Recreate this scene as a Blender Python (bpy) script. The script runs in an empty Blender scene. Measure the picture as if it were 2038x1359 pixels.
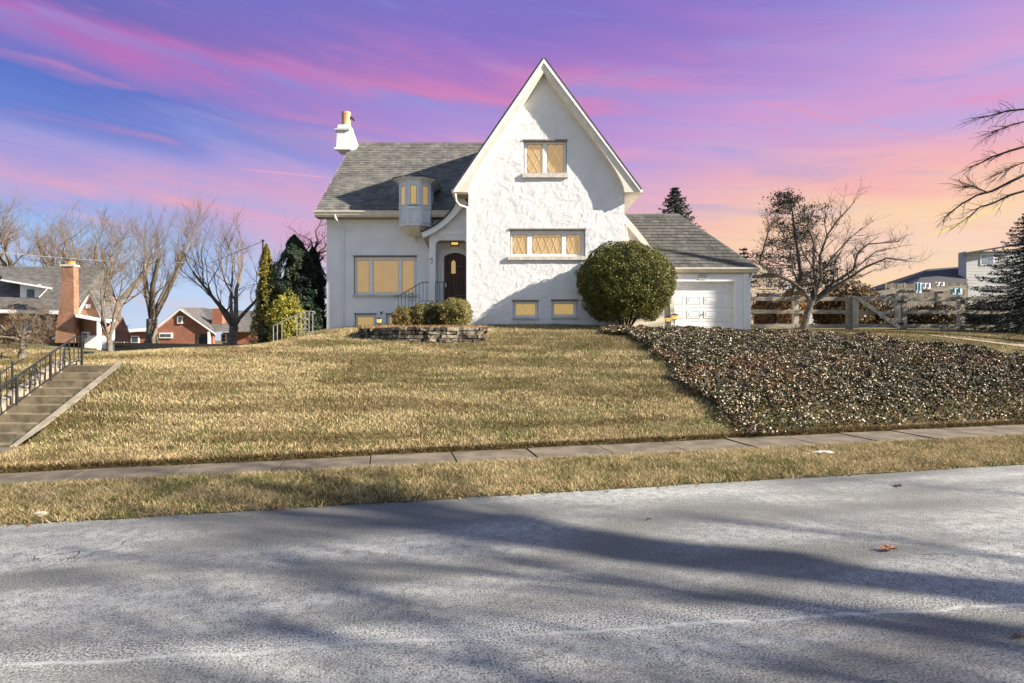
import bpy, math, random
import numpy as np
from mathutils import Vector
C = bpy.context.scene.collection
scene = bpy.context.scene
# ------------------------------------------------------------------ camera
CAMZ = 2.2
F = 1132.0                                  # focal length in photo pixels (2038 wide)
cam_d = bpy.data.cameras.new('camera'); cam = bpy.data.objects.new('camera', cam_d); C.objects.link(cam)
cam_d.sensor_width = 36.0; cam_d.lens = 36.0 * F / 2038.0
cam_d.clip_start = 0.05; cam_d.clip_end = 5000
cam.location = (0, 0, CAMZ); cam.rotation_euler = (math.radians(90), 0, 0)
scene.camera = cam
scene.view_settings.view_transform = 'Standard'; scene.view_settings.look = 'None'
scene.view_settings.gamma = 1.0; scene.view_settings.use_curve_mapping = False
scene.view_settings.exposure = 1.3
EXPF = 2.0 ** 1.3
# ------------------------------------------------------------------ sun
SUN = Vector((-3.3, 1.0, -1.75)).normalized()          # direction the light travels
sl = bpy.data.lights.new('sun', 'SUN'); sl.energy = 5.0; sl.angle = math.radians(0.6); sl.color = (1.0, 0.9, 0.76)
so = bpy.data.objects.new('sun', sl); C.objects.link(so)
so.rotation_euler = SUN.to_track_quat('-Z', 'Y').to_euler()
sun_el = math.asin(-SUN.z); sun_az = math.atan2(-SUN.x, -SUN.y)
def lin(c):
    o = []
    for v in c:
        v = v / 255.0
        o.append(v / 12.92 if v <= 0.04045 else ((v + 0.055) / 1.055) ** 2.4)
    return tuple(o)
# ------------------------------------------------------------------ world
W = bpy.data.worlds.new('World'); scene.world = W; W.use_nodes = True
nt = W.node_tree; N = nt.nodes; L = nt.links
for n in list(N): N.remove(n)
class G:
    """tiny node-graph helper"""
    def __init__(s, nt): s.nt = nt
    def node(s, t, **k):
        n = s.nt.nodes.new(t)
        for a, b in k.items(): setattr(n, a, b)
        return n
    def put(s, sock, v):
        if hasattr(v, 'is_output') or isinstance(v, bpy.types.NodeSocket): s.nt.links.new(v, sock)
        else:
            if isinstance(v, (tuple, list)) and len(v) == 3 and sock.type == 'RGBA': v = (*v, 1)
            sock.default_value = v
    def m(s, op, a, b=None, c=None, clamp=False):
        n = s.node('ShaderNodeMath', operation=op); n.use_clamp = clamp
        s.put(n.inputs[0], a)
        if b is not None: s.put(n.inputs[1], b)
        if c is not None: s.put(n.inputs[2], c)
        return n.outputs[0]
    def mr(s, v, a, b, c=0.0, d=1.0, smooth=True):
        n = s.node('ShaderNodeMapRange'); n.interpolation_type = 'SMOOTHSTEP' if smooth else 'LINEAR'
        s.put(n.inputs[0], v)
        for i, q in enumerate((a, b, c, d)): s.put(n.inputs[i + 1], q)
        return n.outputs[0]
    def mix(s, f, a, b, mode='MIX'):
        n = s.node('ShaderNodeMix'); n.data_type = 'RGBA'; n.blend_type = mode
        s.put(n.inputs[0], f); s.put(n.inputs[6], a); s.put(n.inputs[7], b)
        return n.outputs[2]
    def noise(s, vec, scale, detail=4, rough=0.55, dist=0.0):
        n = s.node('ShaderNodeTexNoise'); 
        if vec is not None: s.put(n.inputs['Vector'], vec)
        n.inputs['Scale'].default_value = scale; n.inputs['Detail'].default_value = detail
        n.inputs['Roughness'].default_value = rough; n.inputs['Distortion'].default_value = dist
        return n.outputs[0]
    def ramp(s, f, stops):
        n = s.node('ShaderNodeValToRGB'); cr = n.color_ramp; cr.interpolation = 'EASE' if len(stops) < 3 else 'LINEAR'
        while len(cr.elements) < len(stops): cr.elements.new(0.5)
        for e, (p, c) in zip(cr.elements, stops): e.position = p; e.color = (*c, 1)
        s.put(n.inputs[0], f); return n.outputs[0]
    def comb(s, x, y, z):
        n = s.node('ShaderNodeCombineXYZ')
        for i, q in enumerate((x, y, z)): s.put(n.inputs[i], q)
        return n.outputs[0]
g = G(nt)
tc = g.node('ShaderNodeTexCoord'); sep = g.node('ShaderNodeSeparateXYZ'); L.new(tc.outputs['Generated'], sep.inputs[0])
dx, dy, dz = sep.outputs
# streaky clouds: stretched noise, tilted
v1 = g.comb(g.m('MULTIPLY', dx, 1.3), g.m('MULTIPLY', dy, 1.3), g.m('ADD', g.m('MULTIPLY', dz, 7.0), g.m('MULTIPLY', dx, 1.6)))
n1 = g.noise(v1, 1.5, 5, 0.5, 0.3)
v2 = g.comb(g.m('MULTIPLY', dx, 2.0), g.m('MULTIPLY', dy, 2.0), g.m('ADD', g.m('MULTIPLY', dz, 16.0), g.m('MULTIPLY', dx, 2.2)))
n2 = g.noise(v2, 1.7, 6, 0.55, 0.4)
warp = g.m('MULTIPLY', g.m('SUBTRACT', n1, 0.5), 0.17)
warp2 = g.m('MULTIPLY', g.m('SUBTRACT', n2, 0.5), 0.08)
zz = g.m('ADD', dz, g.m('ADD', warp, warp2))
def R(stops): return g.ramp(zz, [(p, lin(c)) for p, c in stops])
left = R([(0.0, (200, 218, 240)), (0.09, (170, 200, 240)), (0.15, (148, 180, 236)), (0.19, (160, 166, 222)), (0.225, (204, 160, 202)), (0.26, (162, 150, 214)), (0.30, (100, 124, 206)), (0.34, (84, 110, 198)), (0.37, (150, 112, 192)), (0.395, (182, 104, 184)), (0.43, (104, 100, 184)), (0.62, (88, 114, 194))])
cen = R([(0.0, (224, 212, 226)), (0.10, (246, 196, 196)), (0.18, (246, 178, 184)), (0.24, (216, 166, 210)), (0.285, (174, 152, 220)), (0.32, (226, 156, 194)), (0.345, (182, 146, 214)), (0.375, (166, 138, 212)), (0.40, (212, 130, 186)), (0.44, (170, 118, 198)), (0.50, (134, 112, 200)), (0.70, (98, 116, 198))])
right = R([(0.0, (253, 226, 178)), (0.07, (254, 216, 170)), (0.12, (250, 210, 186)), (0.17, (254, 212, 168)), (0.215, (252, 196, 170)), (0.25, (248, 180, 176)), (0.285, (232, 174, 196)), (0.32, (196, 166, 218)), (0.355, (212, 158, 210)), (0.40, (184, 148, 214)), (0.47, (140, 122, 206)), (0.65, (102, 118, 198))])
xw = g.m('ADD', dx, g.m('MULTIPLY', g.m('SUBTRACT', n1, 0.5), 0.5))
c1 = g.mix(g.mr(xw, -0.62, 0.0), left, cen)
c2 = g.mix(g.mr(xw, 0.0, 0.55), c1, right)
# thin pink wisps
v3 = g.comb(g.m('MULTIPLY', dx, 4.5), g.m('MULTIPLY', dy, 4.5), g.m('ADD', g.m('MULTIPLY', dz, 26.0), g.m('MULTIPLY', dx, 4.0)))
n3 = g.noise(v3, 1.6, 7, 0.62, 0.6)
wf = g.m('MULTIPLY', g.m('MULTIPLY', g.mr(n2, 0.52, 0.76), g.mr(n3, 0.35, 0.75, 0.25, 0.62)), g.mr(dz, 0.50, 0.36, 0.35, 1.0))
wcol = g.mix(g.mr(dz, 0.12, 0.32), lin((255, 186, 158)), lin((244, 142, 172)))
c3 = g.mix(wf, c2, wcol)
bf_ = g.m('MULTIPLY', g.mr(n2, 0.48, 0.30), g.mr(n3, 0.3, 0.7, 0.5, 0.2))
c3 = g.mix(bf_, c3, lin((132, 152, 222)))
# unseen sky overhead and behind the viewer is tinted pale blue as fill light
c3 = g.mix(g.mr(dz, 0.52, 0.95), c3, lin((124, 150, 200)))
c3 = g.mix(g.mr(dy, 0.25, -0.55), c3, lin((164, 182, 208)))
# contrails: thin bands on great circles
def contrail(p, q, w, col, colsock, amt):
    a = Vector(((p[0] - 1019) / F, 1, (679.5 - p[1]) / F)); b = Vector(((q[0] - 1019) / F, 1, (679.5 - q[1]) / F))
    nrm = a.cross(b).normalized(); mid = (a.normalized() + b.normalized()).normalized(); half = a.angle(b) / 2
    def dot(v):
        n = g.node('ShaderNodeVectorMath', operation='DOT_PRODUCT'); L.new(tc.outputs['Generated'], n.inputs[0]); n.inputs[1].default_value = v; return n.outputs['Value']
    band = g.mr(g.m('ABSOLUTE', dot(nrm)), 0.0, w, 1.0, 0.0)
    along = g.mr(dot(mid), math.cos(half * 1.15), math.cos(half * 0.5))
    return g.mix(g.m('MULTIPLY', g.m('MULTIPLY', band, along), amt), colsock, lin(col))
c3 = contrail((1480, 195), (1880, 282), 0.0018, (255, 140, 150), c3, 0.5)
c3 = contrail((1840, 474), (2000, 406), 0.0020, (255, 236, 110), c3, 0.85)
c3 = contrail((480, 336), (660, 354), 0.0015, (250, 170, 190), c3, 0.8)
sky = g.node('ShaderNodeTexSky', sky_type='NISHITA'); sky.sun_disc = False
sky.sun_elevation = sun_el; sky.sun_rotation = sun_az
bg1 = g.node('ShaderNodeBackground'); L.new(c3, bg1.inputs[0]); bg1.inputs[1].default_value = 0.94 / EXPF
bg2 = g.node('ShaderNodeBackground'); L.new(sky.outputs[0], bg2.inputs[0]); bg2.inputs[1].default_value = 0.006
ad = g.node('ShaderNodeAddShader'); L.new(bg1.outputs[0], ad.inputs[0]); L.new(bg2.outputs[0], ad.inputs[1])
wo = g.node('ShaderNodeOutputWorld'); L.new(ad.outputs[0], wo.inputs[0])

# ------------------------------------------------------------------ materials
MATS = {}
def mat(name, c1, c2=None, rough=0.8, nscale=3.0, bump=0.0, bscale=40.0, attr=False, spec=0.3, detail=5, emit=None, metal=0.0, trans=0.0, bdist=0.02, lo=0.35, hi=0.65, stretch=None):
    if name in MATS: return MATS[name]
    m = bpy.data.materials.new(name); m.use_nodes = True; t = m.node_tree
    for n in list(t.nodes): t.nodes.remove(n)
    g = G(t); b = g.node('ShaderNodeBsdfPrincipled'); o = g.node('ShaderNodeOutputMaterial'); t.links.new(b.outputs[0], o.inputs[0])
    tcn = g.node('ShaderNodeTexCoord'); vec = tcn.outputs['Object']
    if stretch:
        mp = g.node('ShaderNodeMapping'); t.links.new(vec, mp.inputs[0]); mp.inputs['Scale'].default_value = stretch; vec = mp.outputs[0]
    col = None
    if c2 is not None:
        nz = g.noise(vec, nscale, detail, 0.6)
        col = g.mix(g.mr(nz, lo, hi), c1, c2)
    else: col = None
    if attr:
        a = g.node('ShaderNodeVertexColor'); a.layer_name = 'Col'
        col = g.mix(1.0, col if col is not None else c1, a.outputs[0], 'MULTIPLY')
    g.put(b.inputs['Base Color'], col if col is not None else c1)
    b.inputs['Roughness'].default_value = rough; b.inputs['Metallic'].default_value = metal
    b.inputs['Specular IOR Level'].default_value = spec
    if bump:
        bn = g.node('ShaderNodeBump'); bn.inputs['Strength'].default_value = bump; bn.inputs['Distance'].default_value = bdist
        t.links.new(g.noise(vec, bscale, 4, 0.6), bn.inputs['Height']); t.links.new(bn.outputs[0], b.inputs['Normal'])
    if emit is not None:
        g.put(b.inputs['Emission Color'], (*emit[:3], 1)); b.inputs['Emission Strength'].default_value = emit[3]
    if trans:
        tr = g.node('ShaderNodeBsdfTranslucent'); g.put(tr.inputs[0], col if col is not None else c1)
        mx = g.node('ShaderNodeMixShader'); mx.inputs[0].default_value = trans
        t.links.new(b.outputs[0], mx.inputs[1]); t.links.new(tr.outputs[0], mx.inputs[2]); t.links.new(mx.outputs[0], o.inputs[0])
    MATS[name] = m; return m
# ------------------------------------------------------------------ object helpers
ORG = {}
def link(o, parent=None):
    C.objects.link(o)
    if parent is not None: o.parent = parent
    return o
def thing(name, label, cat, loc=(0, 0, 0), group=None):
    o = bpy.data.objects.new(name, None); o.empty_display_size = 0.3; C.objects.link(o); o.location = loc
    o['label'] = label; o['category'] = cat
    if group: o['group'] = group
    ORG[o] = Vector(loc); return o
def tag(o, label=None, cat=None, group=None, kind=None):
    if label: o['label'] = label
    if cat: o['category'] = cat
    if group: o['group'] = group
    if kind: o['kind'] = kind
    return o
def P(px, py, Y): return Vector(((px - 1019) * Y / F, Y, CAMZ - (py - 679.5) * Y / F))
def PX(px, Y): return (px - 1019) * Y / F
def PZ(py, Y): return CAMZ - (py - 679.5) * Y / F
class MB:
    def __init__(s): s.v = []; s.f = []; s.c = []
    def add(s, vs, fs, col=None):
        b = len(s.v); s.v.extend([tuple(p) for p in vs]); s.f.extend([tuple(i + b for i in f) for f in fs])
        if col is not None: s.c.extend([col] * len(vs))
        return s
    def box(s, x0, x1, y0, y1, z0, z1, col=None):
        return s.add([(x0,y0,z0),(x1,y0,z0),(x1,y1,z0),(x0,y1,z0),(x0,y0,z1),(x1,y0,z1),(x1,y1,z1),(x0,y1,z1)],
                     [(0,3,2,1),(4,5,6,7),(0,1,5,4),(1,2,6,5),(2,3,7,6),(3,0,4,7)], col)
    def prism(s, poly, y0, y1, col=None):          # polygon in XZ, along Y
        n = len(poly); a = sum(poly[i][0]*poly[(i+1)%n][1]-poly[(i+1)%n][0]*poly[i][1] for i in range(n))
        if a < 0: poly = poly[::-1]
        vs = [(x, y0, z) for x, z in poly] + [(x, y1, z) for x, z in poly]
        fs = [tuple(range(n)), tuple(range(2*n-1, n-1, -1))] + [(i, i+n, (i+1) % n + n, (i+1) % n) for i in range(n)]
        return s.add(vs, fs, col)
    def prismx(s, poly, x0, x1, col=None):         # polygon in YZ, along X
        n = len(poly)
        vs = [(x0, y, z) for y, z in poly] + [(x1, y, z) for y, z in poly]
        fs = [tuple(range(n)), tuple(range(2*n-1, n-1, -1))] + [(i, i+n, (i+1) % n + n, (i+1) % n) for i in range(n)]
        return s.add(vs, fs, col)
    def loft(s, rings, cap=True, col=None):
        n = len(rings[0]); vs = [p for r in rings for p in r]; fs = []
        for k in range(len(rings)-1):
            for i in range(n): fs.append((k*n+i, k*n+(i+1) % n, (k+1)*n+(i+1) % n, (k+1)*n+i))
        if cap: fs.append(tuple(range(n-1, -1, -1))); fs.append(tuple((len(rings)-1)*n+i for i in range(n)))
        return s.add(vs, fs, col)
    def prismz(s, poly, z0, z1, col=None): return s.loft([[(x, y, z0) for x, y in poly], [(x, y, z1) for x, y in poly]], True, col)
    def tube(s, pts, rad, n=6, col=None, cap=False):
        pts = [Vector(p) for p in pts]; rings = []
        if not hasattr(rad, '__len__'): rad = [rad] * len(pts)
        for i, p in enumerate(pts):
            d = (pts[min(i+1, len(pts)-1)] - pts[max(i-1, 0)]).normalized()
            a = d.cross(Vector((0.13, 0.97, 0.21))).normalized(); b = d.cross(a)
            rings.append([p + (a*math.cos(t) + b*math.sin(t)) * rad[i] for t in [2*math.pi*k/n for k in range(n)]])
        return s.loft(rings, cap, col)
    def bar(s, a, b, w, h=None, col=None):        # square bar between points
        a = Vector(a); b = Vector(b); h = h or w; d = (b-a).normalized()
        up = Vector((0,0,1)) if abs(d.z) < 0.95 else Vector((0,1,0))
        r = d.cross(up).normalized(); u = r.cross(d)
        q = [r*x*w/2 + u*y*h/2 for x, y in ((-1,-1),(1,-1),(1,1),(-1,1))]
        return s.loft([[a+k for k in q], [b+k for k in q]], True, col)
    def ball(s, c, r, n=8, m=6, sc=(1,1,1), col=None):
        rings = []
        for i in range(m+1):
            t = math.pi*(0.02 + 0.96*i/m)
            rings.append([(c[0]+r*sc[0]*math.sin(t)*math.cos(2*math.pi*k/n), c[1]+r*sc[1]*math.sin(t)*math.sin(2*math.pi*k/n), c[2]-r*sc[2]*math.cos(t)) for k in range(n)])
        return s.loft(rings, True, col)
    def build(s, name, m, parent=None, smooth=False, org=None):
        me = bpy.data.meshes.new(name)
        root = parent; o0 = Vector((0,0,0))
        if parent is not None: o0 = ORG[parent]
        elif org is not None: o0 = Vector(org)
        me.from_pydata([(v[0]-o0.x, v[1]-o0.y, v[2]-o0.z) for v in s.v], [], s.f)
        me.materials.append(m)
        if s.c:
            at = me.color_attributes.new('Col', 'FLOAT_COLOR', 'POINT')
            at.data.foreach_set('color', np.array([(*c, 1) for c in s.c], dtype=np.float32).ravel())
        if smooth: me.polygons.foreach_set('use_smooth', [True]*len(me.polygons))
        me.update()
        o = bpy.data.objects.new(name, me); link(o, parent)
        if parent is None and org is not None: o.location = org
        ORG[o] = o0; return o
def npmesh(name, verts, faces, m, parent=None, cols=None, org=(0,0,0), smooth=False):
    verts = np.asarray(verts, dtype=np.float32); faces = np.asarray(faces, dtype=np.int32); k = faces.shape[1]
    o0 = ORG[parent] if parent is not None else Vector(org)
    verts = verts - np.array(o0, dtype=np.float32)
    me = bpy.data.meshes.new(name); me.vertices.add(len(verts)); me.vertices.foreach_set('co', verts.ravel())
    me.loops.add(faces.size); me.loops.foreach_set('vertex_index', faces.ravel())
    me.polygons.add(len(faces)); me.polygons.foreach_set('loop_start', np.arange(0, faces.size, k, dtype=np.int32))
    try: me.polygons.foreach_set('loop_total', np.full(len(faces), k, dtype=np.int32))
    except Exception: pass
    if smooth: me.polygons.foreach_set('use_smooth', np.ones(len(faces), dtype=bool))
    me.update(calc_edges=True); me.materials.append(m)
    if cols is not None:
        at = me.color_attributes.new('Col', 'FLOAT_COLOR', 'POINT')
        c4 = np.ones((len(verts), 4), dtype=np.float32); c4[:, :3] = cols; at.data.foreach_set('color', c4.ravel())
    o = bpy.data.objects.new(name, me); link(o, parent)
    if parent is None: o.location = o0
    ORG[o] = o0; return o
def vnoise(x, y, seed=0):
    xi = np.floor(x).astype(np.int64); yi = np.floor(y).astype(np.int64); fx = x-xi; fy = y-yi
    fx = fx*fx*(3-2*fx); fy = fy*fy*(3-2*fy)
    def h(a, b):
        n = (a*374761393 + b*668265263 + seed*1442695041) & 0xffffffff
        n = ((n ^ (n >> 13)) * 1274126177) & 0xffffffff
        return ((n ^ (n >> 16)) & 0xffff) / 65535.0
    return (h(xi,yi)*(1-fx)+h(xi+1,yi)*fx)*(1-fy) + (h(xi,yi+1)*(1-fx)+h(xi+1,yi+1)*fx)*fy
def fbm(x, y, seed=0, o=4):
    s = 0; a = 0.5; t = 0
    for i in range(o): s = s + a*vnoise(x*2**i, y*2**i, seed+i); t += a; a *= 0.5
    return s/t
# ------------------------------------------------------------------ terrain
TH = math.radians(12.5); CT, ST = math.cos(TH), math.sin(TH)
def uv2xy(u, v): return u*CT - v*ST, u*ST + v*CT
def xy2uv(x, y): return x*CT + y*ST, y*CT - x*ST
ROADV = 7.95
def near_v(u): return 9.84 + 0.012*np.clip(u, -14, 16)
def far_v(u): return 11.05 + 0.032*np.clip(u, -14, 16)
CP = []
for u in range(-60, 64, 4): 
    x, y = uv2xy(u, float(far_v(u))); CP.append((x, y, 0.13))
for px, py, Y in [(1000,790,14),(1000,735,16.5),(1000,703,18.6),(1000,684,20.6),(1100,673,21),(1100,645,24),(932,646,24),(650,655,26),(590,668,25.2),
                  (520,688,24),(400,692,23),(700,690,19.5),(700,735,16),(700,810,13.2),(400,735,16),(400,810,13),(262,728,15),(300,705,18),(150,808,13),(60,893,12.1),
                  (50,700,25),(150,694,30),(220,706,26),(300,683,40),(460,688,36),(400,689,50),(100,682,32),
                  (1240,668,21),(1400,674,20),(1480,673,20.2),(1700,686,19.5),(1850,704,18.5),(2038,732,17.5),(1400,660,25),(1500,656,28),(1700,656,28),(1900,656,28),(2038,660,27),
                  (1600,780,15),(1900,790,15.6),(1400,770,15),(1500,648,36),(1800,646,38),(2038,648,38)]:
    p = P(px, py, Y); CP.append((p.x, p.y, p.z))
for x, y, z in [(-14,13,0.75),(-14,15,1.35),(-17,15,1.2),(-18,20,1.5),(-30,20,1.4),(-40,14,1.0),(30,20,1.5),(40,26,2.4),(30,30,2.7),(-60,40,1.6),(60,40,2.6),(0,34,2.9),(0,60,2.6),(-70,90,1.6),(70,90,2.6),(0,120,2.2),(-90,160,1.8),(90,160,2.2),(-12,30,2.0),(8,34,3.0)]: CP.append((x,y,z))
CPa = np.array(CP); n = len(CPa)
def _k(r2): return np.where(r2 > 1e-9, 0.5*r2*np.log(np.maximum(r2, 1e-9)), 0)
A = np.zeros((n+3, n+3)); d2 = ((CPa[:,None,:2]-CPa[None,:,:2])**2).sum(-1); A[:n,:n] = _k(d2) + np.eye(n)*0.6
A[:n,n] = 1; A[:n,n+1:] = CPa[:,:2]; A[n,:n] = 1; A[n+1:,:n] = CPa[:,:2].T
TW = np.linalg.solve(A, np.concatenate([CPa[:,2], [0,0,0]]))
def H(x, y):
    x = np.atleast_1d(np.asarray(x, float)); y = np.atleast_1d(np.asarray(y, float)); out = np.empty(x.shape); xf = x.ravel(); yf = y.ravel(); o = np.empty(xf.shape)
    for i in range(0, len(xf), 40000):
        a = xf[i:i+40000]; b = yf[i:i+40000]
        o[i:i+40000] = _k((a[:,None]-CPa[None,:,0])**2 + (b[:,None]-CPa[None,:,1])**2) @ TW[:n] + TW[n] + TW[n+1]*a + TW[n+2]*b
    z = o.reshape(x.shape); u, v = xy2uv(x, y)
    t = np.clip((v-far_v(u))/0.8, 0, 1); z = 0.13*(1-t) + z*t
    dxs = np.maximum(np.abs(x+11.16)-0.95, 0)/1.6; sy = np.where(y < 15.1, 1.56-(15.0-y)/0.33*0.172+0.05, 1.56)
    w = np.clip(1-dxs, 0, 1)**2*np.clip((17.5-y)/2.0, 0, 1)*np.clip((y-11.3)/0.7, 0, 1); z = z*(1-w) + sy*w
    return np.clip(z, 0.02, 4.2)
def h1(x, y): return float(H(x, y)[0])
def coords(segs):
    out = []
    for a, b, st in segs: out.extend(np.arange(a, b-1e-6, st))
    out.append(segs[-1][1]); return np.array(out)
def grid_faces(nu, nv):
    i = np.arange(nv-1)[:,None]*nu + np.arange(nu-1)[None,:]; i = i.ravel()
    return np.stack([i, i+1, i+nu+1, i+nu], 1)
grass_g = mat('dry_turf_soil', (0.20,0.155,0.075), (0.115,0.12,0.045), rough=0.95, nscale=0.8, bump=0.8, bscale=60, bdist=0.03)
us = coords([(-400,-60,20),(-60,-22,2),(-22,-13,0.5),(-13,-4,0.1),(-4,26,0.25),(26,60,2),(60,400,20)])
vo = coords([(0,0.02,0.02),(0.02,9,0.14),(9,16,0.3),(16,40,0.8),(40,120,6),(120,1500,80)])
UU, VO = np.meshgrid(us, vo); VV = far_v(UU) + VO
XX, YY = uv2xy(UU, VV); ZZ = H(XX, YY) + (fbm(XX*1.5, YY*1.5, 5)-0.5)*0.05*np.clip(VO*3,0,1); ZZ[0,:] = 0.0; sk = (XX > -11.97) & (XX < -10.36) & (YY > 11.0) & (YY < 15.5); ZZ = np.where(sk, ZZ-0.75, ZZ); sk = (XX > -13.5) & (XX < -10.0) & (YY > 9.8) & (YY < 11.5); ZZ = np.where(sk, -0.2, ZZ)
far = np.clip((YY-130)/200, 0, 1); ZZ = ZZ*(1-far) + 1.9*far
ter = npmesh('lawn_ground', np.stack([XX.ravel(), YY.ravel(), ZZ.ravel()], 1), grid_faces(len(us), len(vo)), grass_g, smooth=True); tag(ter, kind='structure', label='sloping dormant lawn ground')
MB().add([(*uv2xy(-600,-300),-0.06),(*uv2xy(600,-300),-0.06),(*uv2xy(600,14),-0.06),(*uv2xy(-600,14),-0.06)],[(0,1,2,3)]).build('ground', grass_g)['kind'] = 'structure'
# verge
vv = np.linspace(0, 1, 9); UU, TT = np.meshgrid(coords([(-60,-20,2),(-20,24,0.15),(24,60,2)]), vv)
VV = ROADV + (near_v(UU)-ROADV)*TT; XX, YY = uv2xy(UU, VV)
ZZ = 0.012 + 0.06*np.sin(np.pi*np.clip(TT,0,1)*0.55) + (fbm(XX*3,YY*3,9)-0.5)*0.035*np.sin(np.pi*TT)
edge = (fbm(UU*2.2, UU*0+1.5, 3)-0.5)*0.16*(TT==0); XX2, YY2 = uv2xy(UU, VV+edge)
ver = npmesh('grass_verge', np.stack([XX2.ravel(), YY2.ravel(), ZZ.ravel()],1), grid_faces(UU.shape[1], 9), grass_g, smooth=True); ver['kind'] = 'structure'
# road
def road_mat():
    m = bpy.data.materials.new('frosted_asphalt'); m.use_nodes = True; t = m.node_tree
    for q in list(t.nodes): t.nodes.remove(q)
    g = G(t); b = g.node('ShaderNodeBsdfPrincipled'); o = g.node('ShaderNodeOutputMaterial'); t.links.new(b.outputs[0], o.inputs[0])
    tcn = g.node('ShaderNodeTexCoord'); mp = g.node('ShaderNodeMapping'); t.links.new(tcn.outputs['Object'], mp.inputs[0])
    mp.inputs['Rotation'].default_value = (0,0,-TH)
    v = mp.outputs[0]; s = g.node('ShaderNodeSeparateXYZ'); t.links.new(v, s.inputs[0]); u_, v_, _ = s.outputs
    st = g.comb(g.m('MULTIPLY', u_, 0.28), v_, 0.0)
    big = g.noise(st, 0.75, 4, 0.5, 0.4); fine = g.noise(v, 55, 3, 0.7); grain = g.noise(v, 160, 2, 0.6); mid = g.noise(v, 9, 5, 0.65)
    base = g.mix(g.mr(fine, 0.3, 0.7), (0.07,0.072,0.068), (0.30,0.305,0.285))
    frostamt = g.mr(big, 0.36, 0.66)
    # salt line along the road
    vl = g.m('ADD', v_, g.m('ADD', g.m('MULTIPLY', u_, 0.10), g.m('MULTIPLY', g.m('SUBTRACT', g.noise(v, 1.3, 4, 0.6), 0.5), 0.22)))
    line = g.mr(g.m('ABSOLUTE', g.m('SUBTRACT', vl, 4.25)), 0.0, 0.05, 1.0, 0.0)
    halo = g.mr(g.m('ABSOLUTE', g.m('SUBTRACT', vl, 4.34)), 0.0, 0.30, 1.0, 0.0)
    def track(x0, k, w):
        n_ = g.m('SUBTRACT', g.m('ADD', g.m('ADD', u_, g.m('MULTIPLY', v_, k)), g.m('MULTIPLY', g.m('SUBTRACT', g.noise(v, 1.8, 3, 0.5), 0.5), 0.12)), x0)
        return g.m('MULTIPLY', g.mr(g.m('ABSOLUTE', n_), 0.0, w, 1.0, 0.0), g.mr(v_, 6.6, 5.8))
    tr = g.m('MAXIMUM', track(-4.78, 0.42-0.02, 0.03), track(-4.42, 0.42, 0.025))
    tr = g.m('MULTIPLY', tr, 0.0)
    f1 = g.m('ADD', g.m('MULTIPLY', frostamt, g.mr(g.m('ADD', g.m('MULTIPLY', fine, 0.6), g.m('MULTIPLY', mid, 0.4)), 0.36, 0.62)), g.m('MULTIPLY', halo, g.mr(fine, 0.45, 0.6, 0.0, 0.8)))
    f1 = g.m('MAXIMUM', f1, g.m('MULTIPLY', line, g.mr(mid, 0.3, 0.55)), clamp=True)
    f1 = g.m('MAXIMUM', f1, g.m('MULTIPLY', tr, 0.8), clamp=True)
    col = g.mix(g.m('MULTIPLY', f1, 0.85), base, (0.70,0.715,0.68))
    stain = g.mr(g.noise(v, 0.9, 3, 0.5), 0.5, 0.72)
    col = g.mix(g.m('MULTIPLY', stain, 0.35), col, (0.15,0.15,0.15))
    # cracks
    vor = g.node('ShaderNodeTexVoronoi'); vor.feature = 'DISTANCE_TO_EDGE'; vor.inputs['Scale'].default_value = 0.33
    wv = g.node('ShaderNodeVectorMath', operation='ADD'); t.links.new(v, wv.inputs[0])
    nn = g.node('ShaderNodeTexNoise'); nn.inputs['Scale'].default_value = 1.6; nn.inputs['Detail'].default_value = 5; t.links.new(v, nn.inputs['Vector']); t.links.new(nn.outputs[1], wv.inputs[1]); t.links.new(wv.outputs[0], vor.inputs['Vector'])
    cr = g.m('MULTIPLY', g.mr(vor.outputs['Distance'], 0.0, 0.0035, 1.0, 0.0), g.mr(g.noise(v, 0.35, 2), 0.60, 0.66))
    col = g.mix(g.m('MULTIPLY', cr, 0.8), col, (0.03,0.03,0.035))
    t.links.new(col, b.inputs['Base Color']); b.inputs['Roughness'].default_value = 0.72; b.inputs['Specular IOR Level'].default_value = 0.35
    bn = g.node('ShaderNodeBump'); bn.inputs['Strength'].default_value = 1.0; bn.inputs['Distance'].default_value = 0.018
    hh = g.m('ADD', fine, g.m('ADD', g.m('MULTIPLY', grain, 0.6), g.m('MULTIPLY', cr, -3.0)))
    t.links.new(hh, bn.inputs['Height']); t.links.new(bn.outputs[0], b.inputs['Normal'])
    return m
UU, VV = np.meshgrid(coords([(-200,-30,10),(-30,30,1),(30,200,10)]), np.linspace(-4, ROADV+0.12, 20)); XX, YY = uv2xy(UU, VV)
rd = npmesh('road', np.stack([XX.ravel(), YY.ravel(), (XX*0).ravel()],1), grid_faces(UU.shape[1], 20), road_mat(), smooth=True); rd['kind'] = 'structure'
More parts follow.
